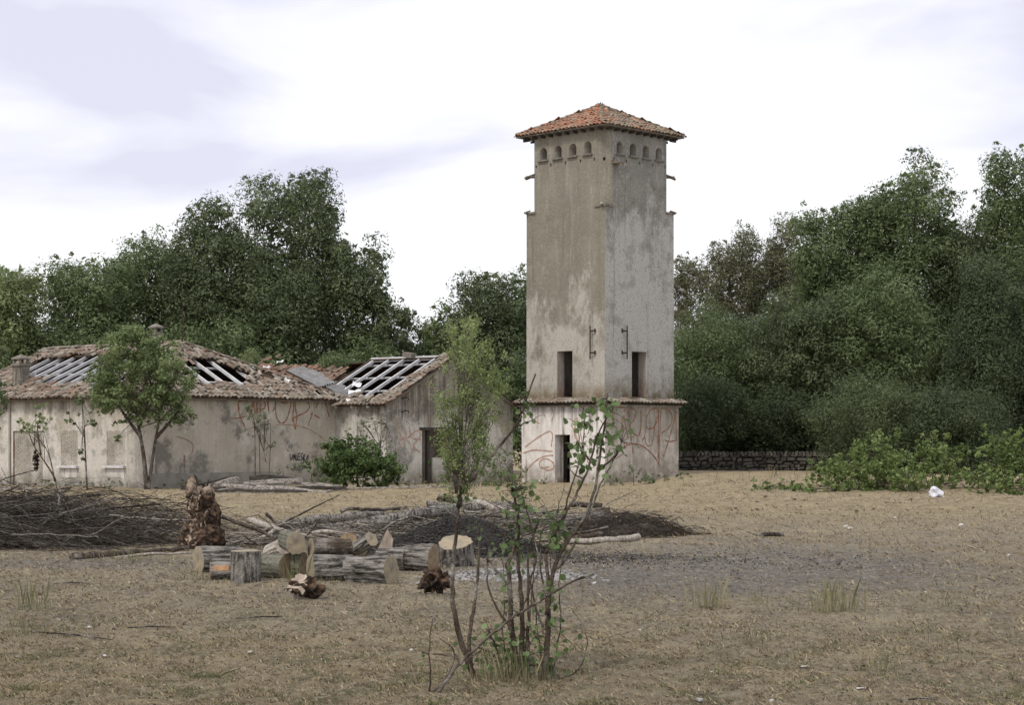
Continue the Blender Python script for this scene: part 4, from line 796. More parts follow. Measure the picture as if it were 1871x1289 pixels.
young_tree('brown-green tangle of low scrub before the outbuilding doorway', [[(760, 895), (758, 875)]], [(760, 880, 34, 10, .7), (800, 884, 40, 8, .7), (725, 884, 20, 10, .7)], 68.5, 'brown', .09, 'bush', 'bush', r_=.015)
young_tree('weedy scrub between the outbuilding and the tower', [[(915, 890), (915, 860), (912, 830)], [(935, 890), (938, 850)]], [(905, 866, 26, 26, .8), (940, 862, 18, 28, .7), (922, 836, 20, 16, .5), (915, 884, 38, 10, .9)], 71, 'mid', .11, 'bush', 'bush', r_=.02, twigs=3)
young_tree('silvery weed growing against the right wall of the tower', [[(1158, 886), (1157, 862)]], [(1158, 868, 18, 14, .7), (1150, 860, 8, 12, .5), (1172, 874, 10, 10, .6)], 72, 'grey', .09, 'bush', 'bush', r_=.012)
young_tree('low dark weeds at the right hand foot of the tower', [[(1215, 880), (1214, 868)]], [(1212, 872, 24, 9, .8), (1245, 868, 22, 12, .8), (1192, 878, 14, 7, .7)], 72, 'dark', .09, 'bush', 'bush', r_=.012)
young_tree('low weeds in front of the near corner of the tower', [[(1105, 892), (1104, 876)]], [(1100, 882, 22, 12, .6), (1126, 884, 14, 8, .6), (1060, 886, 18, 7, .5)], 72.5, 'grey', .09, 'bush', 'bush', r_=.012)
for x, y, w_, h_, Y, mt_, lb in ((60, 888, 60, 9, 66.5, 'brown', 'low dry weeds at the foot of the farmhouse wall, far left'), (190, 886, 50, 8, 66.3, 'grey', 'low grey weeds at the foot of the farmhouse wall under the bricked windows'), (340, 884, 40, 7, 67.5, 'brown', 'low brown weeds at the foot of the farmhouse wall right of the round young tree'),
   (985, 886, 30, 9, 73.3, 'grey', 'low weeds left of the tower doorway'), (1120, 884, 24, 8, 73.2, 'brown', 'low brown weeds right of the near corner of the tower'), (1180, 876, 26, 10, 73, 'dark', 'low dark weeds under the painted wall of the tower'), (860, 889, 60, 8, 70.5, 'mid', 'low green weeds before the outbuilding, right of the doorway')):
    young_tree(lb, [[(x, y+5), (x+1, y-2)]], [(x, y, w_, h_, .8), (x+w_*.4, y-3, w_*.3, h_, .6)], Y, mt_, .085, 'weed_clump', 'weeds', r_=.01, dens=.9)
# bright elder-like weeds on the right
eld = [(1650, 884, 60, 24, 57.8, 'wide leafy clump filling the middle of the bright weeds'), (1765, 886, 60, 22, 58.4, 'wide clump behind and right of the white bag'), (1548, 872, 36, 30, 59.5, 'leafy clump at the left shoulder of the tallest bright clump'), (1508, 880, 36, 26, 60, 'pale clump at the left end of the bright green weeds'), (1600, 855, 46, 52, 58.5, 'tallest spreading clump of the bright green weeds, left of the white bag'), (1560, 880, 38, 30, 57.5, 'clump of bright weeds low in front of the tallest clump'),
       (1702, 842, 30, 34, 59, 'upright bright green clump above the white bag'), (1745, 852, 22, 26, 60, 'small upright bright clump right of the white bag'), (1660, 880, 36, 24, 57, 'low bright clump left of the white bag'),
       (1825, 842, 36, 44, 58, 'big bright clump near the right edge of the photo'), (1875, 850, 30, 48, 57.5, 'bright clump cut off by the right edge'), (1800, 888, 44, 20, 56.5, 'low bright clump at the feet of the big right-hand one'), (1420, 896, 52, 8, 58, 'flat green mat of weeds at the left end of the row'), (1860, 894, 34, 14, 55.8, 'low bright clump at the lower right end of the row'), (1500, 900, 50, 9, 57, 'flat weeds before the pale clump at the row end')]
for i, (x, y, rx, ry, Y, lb) in enumerate(eld):
    yb = HY+EYE*F/Y-.34*F/Y
    rx *= 1.12; ry *= 1.08
    young_tree(lb, [[(x, yb), (x+2, y+ry*.4), (x-rx*.3, y-ry*.5)], [(x+3, yb), (x+rx*.4, y-ry*.4)], [(x-4, yb), (x-rx*.6, y)]], [(x, y, rx, ry, .8), (x-rx*.5, y-ry*.5, rx*.3, ry*.4, .8), (x+rx*.45, y-ry*.55, rx*.28, ry*.4, .8), (x, y+ry*.6, rx, ry*.4, .8)]+[(x+rx*q, y-ry*(.95+.25*math.sin(i*3+q*9)), 6.5, 15, .9) for q in (-.7, -.3, .15, .5, .85)], Y, 'lime', .115, 'weed_clump', 'weeds', dens=1.25, r_=.02, twigs=1, barkm='bark_brown', group='bright green weeds along the foot of the wood', tone=.5)
# ------------------------------------------------------------------ logs
def log(label, A, B, r, mat='bark', endm='cut', name='log', rough=1., cat='log', group='sawn logs beside the charcoal heap', taper=.93):
    """A: centre of the end shown, B: centre of the other end"""
    r *= 1.10; A, B = V(A), V(B); ax = (B-A); Ln = ax.length; ax.normalize(); root = empty(name, A, label, cat, group); rr = np.random.default_rng(int(abs(A.x*991+A.z*313))+3)
    x = ax.cross(V((.05, .1, 1))).normalized() if abs(ax.z) < .9 else ax.cross(V((1, 0, 0))).normalized(); y = ax.cross(x); Rm = Matrix((x, y, ax)).transposed()
    n, m = 36, 12; prof = 1+rough*(.06*np.abs(np.sin(np.arange(n)*math.pi/2.4+1))-.03+.035*np.sin(np.arange(n)*2*math.pi/n*2+rr.random()*6)+.03*np.sin(np.arange(n)*2*math.pi/n*3+rr.random()*6)+rr.uniform(-.045, .045, n))
    vs = []; 
    for j in range(m+1):
        t = j/m; pr = prof*(1+rr.normal(0, .010*rough, n))*(1-(1-taper)*t)*(1+.02*math.sin(t*5+rr.random()))
        for q in range(n): a = q*2*math.pi/n+.05*math.sin(t*3); vs.append((math.cos(a)*r*pr[q], math.sin(a)*r*pr[q], t*Ln))
    q4 = Rm.to_4x4()
    mb = MB(); mb.add(vs, [(j*n+q, j*n+(q+1) % n, (j+1)*n+(q+1) % n, (j+1)*n+q) for j in range(m) for q in range(n)])
    me = bpy.data.meshes.new('bark'); me.from_pydata(mb.v, [], mb.f); me.materials.append(M[mat]); o = bpy.data.objects.new('bark', me); COL.objects.link(o); o.parent = root; o.matrix_local = q4; ORG[o.name] = A
    for j, off in ((0, -.002), (m, .002)):
        ring_ = [vs[j*n+q] for q in range(n)]; c0 = (0, 0, ring_[0][2]); v2 = [c0]
        for s_ in (.5, .985): v2 += [(p[0]*s_, p[1]*s_, p[2]+off+(0 if s_ > .9 else off*2)) for p in ring_]
        f2 = [(0, 1+q, 1+(q+1) % n) for q in range(n)]+[(1+q, 1+(q+1) % n, 1+n+(q+1) % n, 1+n+q) for q in range(n)]
        v2 += [(p[0]*1.0, p[1]*1.0, p[2]) for p in ring_]; f2 += [(1+n+q, 1+n+(q+1) % n, 1+2*n+(q+1) % n, 1+2*n+q) for q in range(n)]
        me = bpy.data.meshes.new('cut_end'); me.from_pydata(v2, [], f2); me.materials.append(M[endm]); e_ = bpy.data.objects.new('cut_end', me); COL.objects.link(e_); e_.parent = root; e_.matrix_local = q4; ORG[e_.name] = A
    return root
def yb(y): return EYE*F/(y-HY)
def lying(x0, x1, ybot, r, cosf, flip=False):
    """front end centre and back end of a log lying on the ground; x0 is the photo position of the end that faces us"""
    Y = yb(ybot)+.02; A = V(((x0-CX)/F*Y, Y, 0)); A.z = r+float(gz(A.x, A.y))-.015; s_ = 1 if x1 > x0 else -1; sn = math.sqrt(1-cosf**2)
    lat = abs(x1-x0)/F*Y; Ln = lat/sn; B = A+V((s_*sn*Ln, cosf*Ln, 0)); return A, B
log('log with pale oval sawn end at the left end of the log pile', *lying(362, 432, 1046, .165, .52), .165)
A, B = lying(384, 440, 1059, .11, .2); lg = log('low dark log with an orange split patch, left of the upright bark stump', A, B, .11, 'bark', 'cut_brown')
mb = MB(); c = A.lerp(B, .4)+V((0, -.098, .042)); mb.box(c, (B-A)*.24, V((0, .02, -.010)), V((0, .012, .030))); o = mb.build('split_patch', M['split'], lg)
Y = yb(1066); c = V(((446-CX)/F*Y, Y+.1, 0)); log('short upright log standing on end, rough bark and flat top', c+V((0, 0, .375)), c-V((0, 0, .03)), .152, 'bark', 'cut', rough=1.3, taper=1.05)
log('mossy log with brown sawn end, just right of the upright rough log', *lying(523, 466, 1058, .15, .42), .15, 'bark_moss', 'cut_brown')
log('mossy grey-green log wedged behind the weathered pale log', *lying(556, 525, 1056, .155, .3), .155, 'bark_moss', 'cut_brown')
log('barked log with yellowish end in the middle of the front row', *lying(567, 642, 1062, .15, .4), .15, 'bark', 'cut')
log('large thick log with deeply furrowed bark and oval end to the right', *lying(715, 636, 1068, .172, .40), .172, 'bark', 'cut', rough=1.4)
log('furrowed log partly hidden behind the large thick log', *lying(742, 690, 1045, .15, .25), .15, 'bark', 'cut_brown')
log('furrowed log with dark end between the large log and the tilted stump', *lying(792, 738, 1046, .165, .38), .165, 'bark', 'cut_brown', rough=1.3)
Y = 23.6; A = P(568, 1003, Y); log('smooth brown log lying on top of the pile, end to the left', A, A+V((.46, .22, -.01)), .115, 'bark_brown', 'cut')
Y = 23.5; A = P(541, 994, Y); log('log on top of the pile with its round pale end towards the viewer', A, A+V((-.17, .46, .02)), .118, 'bark_moss', 'cut')
Y = 24.6; A = P(517, 1000, Y); log('short pale barkless log leaning left on top of the pile', A, A+V((-.20, .2, -.09)), .10, 'bark_pale', 'split_pale')
Y = 25.4; A = P(679, 986, Y); log('small tilted log with pale oval end behind the top of the pile', A, A+V((-.22, .16, -.14)), .095, 'bark', 'cut')
Y = 25.6; A = P(636, 992, Y); log('brown round log end just left of the small tilted log', A, A+V((.12, .35, -.04)), .12, 'bark_brown', 'cut_brown')
Y = yb(1037); c = V(((831-CX)/F*Y, Y+.1, 0)); top = c+V((0, -.02, .33)); log('tilted sawn stump with bright round top beside the charcoal heap', top, c+V((.02, .13, -.06)), .205, 'bark', 'cut', rough=1.2, taper=1.06)
Y = yb(1040); A, B = lying(655, 630, 1040, .12, .3); log('dark log tucked behind the middle of the log pile', A+V((0, .5, 0)), B+V((0, .5, 0)), .12, 'bark_dark', 'cut_brown')
A, B = lying(470, 420, 1035, .12, .3); log('dark log behind the upright rough log', A, B, .12, 'bark', 'cut_brown')
# rough chunks
def chunk(name, label, c, sx_, sy_, sz_, mat, mat2, cat, seed, jag=.35, group=None, n=3):
    import bmesh
    r = np.random.default_rng(seed); bm = bmesh.new(); bmesh.ops.create_icosphere(bm, subdivisions=n, radius=1); ph_ = r.random((5, 3))*6; me = bpy.data.meshes.new(name)
    for v in bm.verts:
        d = v.co.normalized(); k = 1+jag*sum(math.sin(d.x*(2+i*1.7)+ph_[i, 0])*math.cos(d.y*(2.3+i)+ph_[i, 1])*math.sin(d.z*(1.9+i*1.3)+ph_[i, 2]) for i in range(5))+r.normal(0, .05)
        v.co = V((d.x*sx_*k, d.y*sy_*k, d.z*sz_*k))
    zmin = min(v.co.z for v in bm.verts)
    bm.normal_update()
    for f in bm.faces: f.material_index = 1 if (f.normal.z > .25 and f.calc_center_median().x < sx_*.2) and mat2 else 0
    bm.to_mesh(me); bm.free(); me.materials.append(M[mat]); me.materials.append(M[mat2 or mat]); o = link(name, me, None, V(c)+V((0, 0, -zmin*.9))); return props(o, label, cat, group)
c = Gp(556, 1096); chunk('wood_chunk', 'split chunk of pale and brown wood lying in front of the log pile', c, .17, .11, .10, 'rot', 'split_pale', 'wood chunk', 4)
mb = MB(); mb.add([c+V(v) for v in ((-.12, 0, .0), (-.10, .05, .23), (.02, .0, .20), (.14, .02, .10), (.12, 0, 0), (-.10, .1, 0), (-.08, .12, .2), (.02, .12, .16), (.12, .12, .08))], [(0, 4, 3, 2, 1), (1, 2, 7, 6), (2, 3, 8, 7), (0, 1, 6, 5)])
props(mb.build('wood_wedge', M['split_pale'], None, loc=c), 'pale upright splinter of split wood at the left of the small chunk', 'wood chunk')
c = Gp(795, 1087); chunk('wood_chunk', 'dark brown knotty root lump in the ash before the tilted stump', c, .14, .10, .105, 'rot', None, 'wood chunk', 9, .5)
c = Gp(708, 1003); mb = MB()
q = P(702, 1000, 26); mb.add([q+V(v) for v in ((-.12, 0, -.1), (.08, 0, -.1), (.12, .02, .10), (.04, .02, .24), (-.08, .14, -.1), (.10, .16, -.1), (.06, .10, .20))], [(0, 1, 2, 3), (0, 3, 6, 4), (3, 2, 5, 6), (1, 5, 2)])
props(mb.build('wood_wedge', M['split_pale'], None, loc=q), 'pale split wedge of wood standing behind the small tilted log', 'wood chunk')
# uprooted stump
def rootstump():
    Y = yb(1004); X = (370-CX)/F*Y; root = empty('root_stump', (X, Y, 0), 'upright rotten root stump with pale jagged top and orange-brown holes', 'tree stump'); r = np.random.default_rng(5); k = Y/F
    spec = [(351, 882, 6, 12), (349, 900, 9, 18), (357, 925, 15, 26), (378, 912, 14, 22), (370, 950, 24, 30), (392, 945, 12, 26), (352, 975, 20, 26), (384, 982, 24, 24), (337, 992, 10, 16), (402, 990, 9, 18), (362, 900, 9, 14), (366, 990, 26, 20)]
    import bmesh
    bm = bmesh.new()
    for (x, y, rx, ry) in spec:
        c = P(x, y, Y+r.normal(0, .06)); q = bmesh.ops.create_icosphere(bm, subdivisions=3, radius=1, matrix=Matrix.Translation(c-V((X, Y, 0))) @ Matrix.Diagonal((rx*k*1.05, rx*k*.9, ry*k*1.05, 1)))
    for v in bm.verts:
        p = v.co; n_ = math.sin(p.x*31+p.z*17)*math.sin(p.z*29-p.y*13)*.5+math.sin(p.x*67+2)*math.sin(p.z*59+p.x*20)*.5; v.co += V((p.x, p.y, .1)).normalized()*(n_*.035+r.normal(0, .012))
    bm.normal_update()
    for f in bm.faces:
        c = f.calc_center_median(); f.material_index = 1 if (c.z > .88 or (c.x < -.05 and r.random() < .3)) else 0
    me = bpy.data.meshes.new('stump_body'); bm.to_mesh(me); bm.free(); me.materials.append(M['rot']); me.materials.append(M['rot_pale']); link('stump_body', me, root)
    for i in range(60):
        a = r.random()*6.28; z0 = r.uniform(.05, 1.0); R = r.uniform(.1, .24)*(1.2-.4*z0); mb = MB(); s_ = V((X+math.cos(a)*R*.6, Y+math.sin(a)*R*.6, z0)); e_ = s_+V((math.cos(a)*R*.8, math.sin(a)*R*.6, r.uniform(-.25, .2))); mb.tube(spline([s_, s_.lerp(e_, .5)+V((0, 0, .05)), e_], 3), [.022, .02, .017, .014, .011, .007, .003], 5); mb.build('root', M['rot_pale'] if r.random() < .45 else M['bark_dark'], root, True)
rootstump()
# ------------------------------------------------------------------ long poles, planks
def pole(label, pts, r0, r1, mat, name='branch', cat='branch', group=None, forks=(), n=8, wig=.02):
    """pts: (x, y, distance) in the photograph"""
    p = [P(*q) for q in pts]; r = np.random.default_rng(int(pts[0][0]*3+pts[0][1])); sp_ = spline(p, 5); m = len(sp_)
    sp_ = [q+V(r.normal(0, wig, 3))*(0 if i in (0, m-1) else .5) for i, q in enumerate(sp_)]
    root = empty(name, p[0], label, cat, group); mb = MB(); mb.tube(sp_, [r0+(r1-r0)*i/(m-1) for i in range(m)], n); mb.build('main_stem', M[mat], root, True)
    for fk in forks: q = spline([P(*t) for t in fk], 4); mb = MB(); mb.tube(q, [r1*1.1+(r0*.5-r1)*.5*(1-i/len(q)) for i in range(len(q))], 6); mb.build('side_branch', M[mat], root, True)
    return root
pole('thick dark trunk lying across the back of the heap', [(640, 962, 34), (700, 952, 34.5), (780, 938, 35), (830, 934, 35.5)], .10, .12, 'bark', 'fallen_trunk', 'log')
pole('long mossy trunk lying behind the heap to its left end', [(515, 962, 36), (600, 948, 36.5), (700, 940, 37)], .10, .085, 'bark', 'fallen_trunk', 'log')
pole('thin pole lying below the long mossy trunk', [(560, 970, 33), (640, 958, 33.5), (740, 956, 34)], .05, .045, 'bark', 'fallen_trunk', 'log')
pole('dark curved pole over the left of the heap', [(623, 936, 36), (640, 930, 36), (680, 932, 36), (730, 930, 36.5)], .035, .03, 'bark_dark')
pole('pale barkless forked branch left of the log pile', [(455, 952, 33), (495, 965, 32), (530, 975, 31), (572, 982, 31)], .06, .035, 'bark_pale', forks=[[(505, 968, 31.5), (470, 988, 31), (440, 990, 31)], [(560, 980, 31), (590, 972, 31), (640, 978, 31)]])
pole('slanting dark stick rising left of the log pile', [(508, 962, 33), (560, 935, 33), (620, 905, 33)], .022, .008, 'bark_dark', 'stick')
pole('short broken stick leaning over the pale forked branch', [(486, 940, 33), (500, 952, 33), (512, 962, 33)], .03, .022, 'bark_dark', 'stick')
pole('long brown branch curving from the root stump to the log pile', [(405, 945, 30), (450, 960, 30), (490, 978, 30), (505, 985, 29)], .035, .02, 'bark_brown')
pole('white-grey trunk slanting down on the right of the heap', [(852, 914, 39), (890, 925, 38), (940, 938, 37), (985, 948, 36)], .085, .07, 'bark_pale', 'fallen_trunk', 'log')
pole('second grey trunk lying parallel behind the white-grey trunk', [(900, 922, 40), (960, 933, 39), (1030, 947, 38)], .075, .07, 'bark', 'fallen_trunk', 'log')
pole('brown trunk with broken end at the top of the heap', [(800, 908, 39), (845, 920, 39), (880, 934, 38)], .08, .07, 'bark_brown', 'fallen_trunk', 'log')
pole('brown trunk pointing left from the top of the heap', [(782, 920, 38.5), (830, 927, 38), (880, 928, 38)], .06, .08, 'bark', 'fallen_trunk', 'log')
pole('reddish broken log at the right end of the heap', [(1068, 944, 37), (1090, 936, 37), (1115, 933, 37)], .09, .06, 'bark_brown', 'fallen_trunk', 'log')
pole('grey log at the right of the heap beneath the reddish log', [(1030, 958, 35), (1070, 948, 36), (1100, 940, 37)], .08, .07, 'bark', 'fallen_trunk', 'log')
pole('dark pole lying level behind the right of the heap', [(1040, 922, 43), (1080, 924, 43), (1100, 925, 43)], .06, .06, 'bark_dark', 'fallen_trunk', 'log')
pole('long pale smooth pole lying in front of the right brush heap', [(1040, 990, 31.6), (1090, 989, 31.6), (1140, 986, 31.9), (1167, 981, 32.2)], .045, .062, 'bark_pale', 'pole', 'log')
pole('thin brown pole just above the long pale pole', [(1050, 984, 33), (1100, 977, 33.5)], .05, .04, 'bark_brown', 'pole', 'log')
pole('long dark pole lying at the foot of the left brush heap', [(134, 1020, 26.9), (200, 1015, 27.6), (280, 1008, 28.6), (346, 1001, 29.5)], .075, .03, 'bark_brown', 'pole', 'log')
pole('thin pale stick in front of the long dark pole', [(210, 1020, 27.5), (280, 1013, 27.8), (350, 1011, 28)], .022, .016, 'bark_pale', 'stick')
pole('short dark stick lying alone on the field right of the ash', [(1376, 979, 33.7), (1400, 978, 33.8), (1430, 977, 33.9)], .04, .04, 'bark_dark', 'stick')
pole('long pale branch arching down the left brush heap', [(104, 880, 33), (108, 905, 32), (98, 940, 31), (60, 975, 30.3), (0, 1000, 30), (-30, 1006, 30)], .014, .02, 'bark_mid', forks=[[(98, 943, 31), (130, 935, 31), (165, 925, 32)]])
pole('pale curved branch across the front of the left brush heap', [(20, 978, 29.5), (80, 978, 29.5), (130, 978, 29.4), (180, 983, 29.2)], .010, .008, 'bark_mid')
pole('thin pale branch rising right in the left brush heap', [(165, 980, 29.4), (195, 962, 29.6), (235, 945, 29.8)], .010, .007, 'bark_mid')
pole('grey stick across the right side of the left brush heap', [(200, 942, 30), (250, 948, 29.8), (345, 952, 29.6)], .014, .010, 'bark')
for i, (x0, y0, x1, y1, lb) in enumerate(((55, 1157, 205, 1172, 'long thin twig lying in the lower left of the field'), (232, 1150, 320, 1149, 'short dark twig in the lower left of the field'), (430, 1133, 528, 1130, 'straight thin twig below the log pile'), (98, 1069, 158, 1068, 'small thin twig at the left of the field'), (1660, 1282, 1712, 1282, 'short brown twig at the bottom right of the field'))):
    a_, b_ = Gp(x0, y0), Gp(x1, y1); mb = MB(); mb.tube([a_+V((0, 0, .01)), a_.lerp(b_, .5)+V((0, 0, .02)), b_+V((0, 0, .01))], [.006, .008, .005], 5); props(mb.build('twig', M['bark_dark'], None, loc=a_), lb, 'twig')
def plank(label, x0, y0, Y0, x1, y1, Y1, w_, h_, mat='plank_wood', name='plank'):
    A, B = P(x0, y0, Y0), P(x1, y1, Y1); mb = MB(); d = B-A; n = 6; s_ = d.cross(V((0, 0, 1))).normalized(); u_ = s_.cross(d).normalized(); r = random.Random(int(x0*7+y0)); vs = []
    for i in range(n+1):
        c = A+d*i/n+u_*.02*math.sin(i*1.1+x0)
        for a_, b_ in ((-1, -1), (1, -1), (1, 1), (-1, 1)): vs.append(c+s_*a_*w_*.5*(1+r.uniform(-.12, .12))+u_*b_*h_*.5*(1+r.uniform(-.15, .15)))
    mb.add(vs, [(4*i+q, 4*i+(q+1) % 4, 4*i+4+(q+1) % 4, 4*i+4+q) for i in range(n) for q in range(4)]+[(3, 2, 1, 0), (4*n, 4*n+1, 4*n+2, 4*n+3)])
    return props(mb.build(name, M[mat], None, loc=A), label, 'plank', 'old roof timbers heaped before the farmhouse')
plank('pale weathered beam on top of the timber heap', 445, 885, 64, 552, 877, 64.5, .25, .14)
plank('long pale beam running right across the timber heap', 470, 889, 62.5, 594, 901, 61.5, .25, .11)
plank('grey beam end at the right of the timber heap', 552, 885, 64, 620, 889, 64, .25, .12)
plank('pale plank slanting down from the left of the timber heap', 408, 887, 63, 505, 896, 62, .2, .09)
plank('dark thick beam lying left and behind in the timber heap', 335, 893, 64, 425, 875, 66, .25, .16, 'plank_dark')
plank('dark beam leaning against the left of the timber heap', 345, 898, 62.5, 410, 892, 63, .25, .13, 'plank_dark')
plank('brown beam crossing under the pale weathered beam', 380, 890, 64, 434, 876, 65, .2, .16)
plank('flat plank lying at the front of the timber heap', 402, 903, 61, 500, 902, 61, .3, .05)
plank('dark plank under the long pale beam', 430, 896, 62, 560, 900, 61.5, .3, .1, 'plank_dark')
plank('dark stub beam at the top rear of the timber heap', 456, 874, 66, 494, 872, 66, .22, .16, 'plank_dark')
plank('pale plank end at the right front of the timber heap', 580, 902, 61.2, 606, 898, 61.4, .25, .05, 'plank_wood')
plank('dark beam end added as gap shade behind the pale beam', 500, 872, 66.5, 540, 880, 65, .22, .16, 'plank_dark')  # this and the next two: dark beams added as the heap's shaded gaps
plank('dark beam added as gap shade under the beam end at the right of the timber heap', 540, 893, 63, 632, 892, 63.5, .25, .12, 'plank_dark')
plank('dark beam added as gap shade low at the front left of the timber heap', 355, 901, 62, 430, 899, 62, .25, .12, 'plank_dark')
plank('grey plank low at the left of the timber heap', 375, 902, 61.8, 440, 893, 62.6, .2, .08)
plank('long dark beam lying at the foot of the farmhouse wall at the far left', -20, 894, 64.5, 76, 895, 64.5, .2, .14, 'plank_wood')
plank('thin long board on the ground before the outbuilding', 625, 892, 66, 832, 890, 67, .15, .06)
# ------------------------------------------------------------------ brush heaps and charcoal (nobody could count the twigs)
def brush(name, label, cat, cx, cy, rx, ry, h, n, mats, rad=(.005, .016), ln=(.7, 2.2), seed=3, arch_=.35, fill=True):
    r = np.random.default_rng(seed); n_ = 3; K = 6; root = empty(name, (cx, cy, 0), label, cat)
    for mi, (mat, share) in enumerate(mats):
        N = int(n*share); th = r.random(N)*6.283; rr = np.sqrt(r.random(N))*.95; x = cx+np.cos(th)*rr*rx; y = cy+np.sin(th)*rr*ry; hh = h*np.clip(1-rr**2.2, .03, 1); z = r.random(N)**.55*hh
        L_ = r.uniform(*ln, N); az = r.normal(0, .8, N)+np.where(r.random(N) < .5, 0, math.pi); el = r.normal(.06, .34, N); t = np.linspace(-.5, .5, K); ww = r.normal(0, .5, (N, 3))
        dx, dy, dzz = np.cos(az)*np.cos(el), np.sin(az)*np.cos(el), np.sin(el); px_ = x[:, None]+dx[:, None]*L_[:, None]*t+ww[:, :1]*L_[:, None]*t**2; py_ = y[:, None]+dy[:, None]*L_[:, None]*t+ww[:, 1:2]*L_[:, None]*t**2
        pz_ = np.maximum(z[:, None]+dzz[:, None]*L_[:, None]*t-arch_*L_[:, None]*t**2+.02*r.normal(size=(N, K)), .01)
        c = np.stack([px_, py_, pz_], -1); R = (rad[0]+(rad[1]-rad[0])*r.random(N)**2.5)[:, None]*np.linspace(1, .35, K); u_ = np.array([[0, .8, .6], [.3, -.9, .3], [0, .1, -1]])
        v = c[:, :, None, :]+R[:, :, None, None]*u_[None, None]; v = v.reshape(-1, 3)
        b = (np.arange(N)*K*3)[:, None, None]; i = (np.arange(K-1)*3)[None, :, None]; q = np.arange(3)[None, None]; q2 = (q+1) % 3; f = np.stack([b+i+q, b+i+q2, b+i+3+q2, b+i+3+q], -1).reshape(-1, 4)
        o = link('twigs', npmesh('twigs', v-np.array((cx, cy, 0)), f, M[mat]), root); o['kind'] = 'stuff'
    if fill:
        mb = MB(); K2 = 28; vs = [V((cx, cy, h*.6))]
        for j in range(1, 5):
            for k in range(K2): a = k*2*math.pi/K2; q = j/4*.86; vs.append(V((cx+math.cos(a)*rx*q, cy+math.sin(a)*ry*q, h*.6*(1-q**2)+random.uniform(-.03, .03)-(.05 if j == 4 else 0))))
        mb.add(vs, [(0, 1+k, 1+(k+1) % K2) for k in range(K2)]+[(1+(j-1)*K2+k, 1+(j-1)*K2+(k+1) % K2, 1+j*K2+(k+1) % K2, 1+j*K2+k) for j in range(1, 4) for k in range(K2)]); mb.build('inner_shade', M['brushin'], root)  # near-black mound: the shade inside the heap put into its colour
M['brushin'] = simple('brush_inner_shade', (.015, .012, .010), (.06, .048, .038), 12)
brush('brush_heap', 'long low heap of dark cut branches in front of the farmhouse at the left', 'brush heap', -8.7, 31.8, 3.0, 2.6, .80, 2600, [('bark_dark', .5), ('bark_brown', .28), ('bark_mid', .22)], (.004, .018), (.8, 2.6), 3)
brush('brush_heap', 'thin arching cut branches rising behind the left brush heap towards the young tree', 'brush heap', -8.0, 36.0, 2.8, 2.0, .78, 620, [('bark_dark', 1)], (.005, .014), (1.0, 2.6), 8, .5, False)
brush('brush_heap', 'tangled brown heap of burnt twigs at the right end of the woodpile', 'brush heap', 2.15, 34.6, 1.05, 1.3, .42, 900, [('bark_brown', .6), ('bark_dark', .4)], (.004, .014), (.4, 1.1), 5, .9)
brush('brush_heap', 'pale and grey dead branches strewn between root stump and charcoal', 'brush heap', -2.9, 32.0, 2.2, 2.6, .26, 520, [('bark_pale', .4), ('bark_mid', .35), ('bark_dark', .25)], (.006, .030), (.5, 1.5), 6, .2, False)
brush('brush_heap', 'mixed poles and branches behind the charcoal heap', 'brush heap', .2, 36, 2.5, 2.6, .36, 420, [('bark', .4), ('bark_mid', .35), ('bark_pale', .25)], (.006, .034), (.6, 1.9), 7, .15, False)
brush('brush_heap', 'small spray of dead twigs on the ridge behind the woodpile', 'brush heap', -2.2, 38.5, .6, .6, .42, 130, [('bark', 1)], (.005, .014), (.4, .9), 11, .5, False)
brush('brush_heap', 'black scorched twigs tangled over the charcoal heap', 'brush heap', -.75, 29.4, 1.5, 1.9, .60, 260, [('bark_dark', .5), ('bark', .5)], (.004, .016), (.3, 1.3), 15, .25, False)
def heap(name, label, cat, cx, cy, rx, ry, h, mat, nchip, chip, seed, key='char'):
    r = np.random.default_rng(seed); root = empty(name, (cx, cy, 0), label, cat); n = 70; g = np.linspace(-1, 1, n); A_g, B_g = np.meshgrid(g, g); q = np.hypot(A_g, B_g)
    ns = sum(np.sin(A_g*k*3.1+k)*np.cos(B_g*k*2.7+k*2)/k for k in (1, 2, 3, 5, 8)); z = h*(np.exp(-q**2*2.2)-.11)*(1+.12*ns)+r.normal(0, .008, q.shape)-.012; z = np.maximum(z, -.05)
    i = np.arange(n-1)[:, None]*n+np.arange(n-1)[None]; f = np.stack([i, i+1, i+1+n, i+n], -1).reshape(-1, 4); o = link('mound', npmesh('mound', np.stack([A_g*rx, B_g*ry, z], -1).reshape(-1, 3), f, M[mat]), root)
    a_, b_ = r.normal(0, .40, nchip), r.normal(0, .42, nchip); kk_ = np.hypot(a_, b_) < 1.1; a_, b_ = a_[kk_], b_[kk_]; N = len(a_); zz = h*(np.exp(-(a_**2+b_**2)*2.2)-.11); zz = np.maximum(zz, 0)
    c = np.stack([a_*rx, b_*ry, zz+.01], -1); s_ = chip*r.uniform(.4, 1.5, (N, 1, 1))*r.uniform(.4, 1.2, (N, 1, 3)); base = np.array([[1, 0, 0], [-1, 0, 0], [0, 1, 0], [0, -1, 0], [0, 0, 1], [0, 0, -1]]); Q = np.linalg.qr(r.normal(size=(N, 3, 3)))[0]
    v = np.einsum('nij,nkj->nki', Q, base[None]*s_)+c[:, None]; fo = np.array([(0, 2, 4), (2, 1, 4), (1, 3, 4), (3, 0, 4), (2, 0, 5), (1, 2, 5), (3, 1, 5), (0, 3, 5)]); f = (fo[None]+(np.arange(N)*6)[:, None, None]).reshape(-1, 3)
    o = link('pieces', npmesh('pieces', v.reshape(-1, 3), f, M[key]), root); o['kind'] = 'stuff'
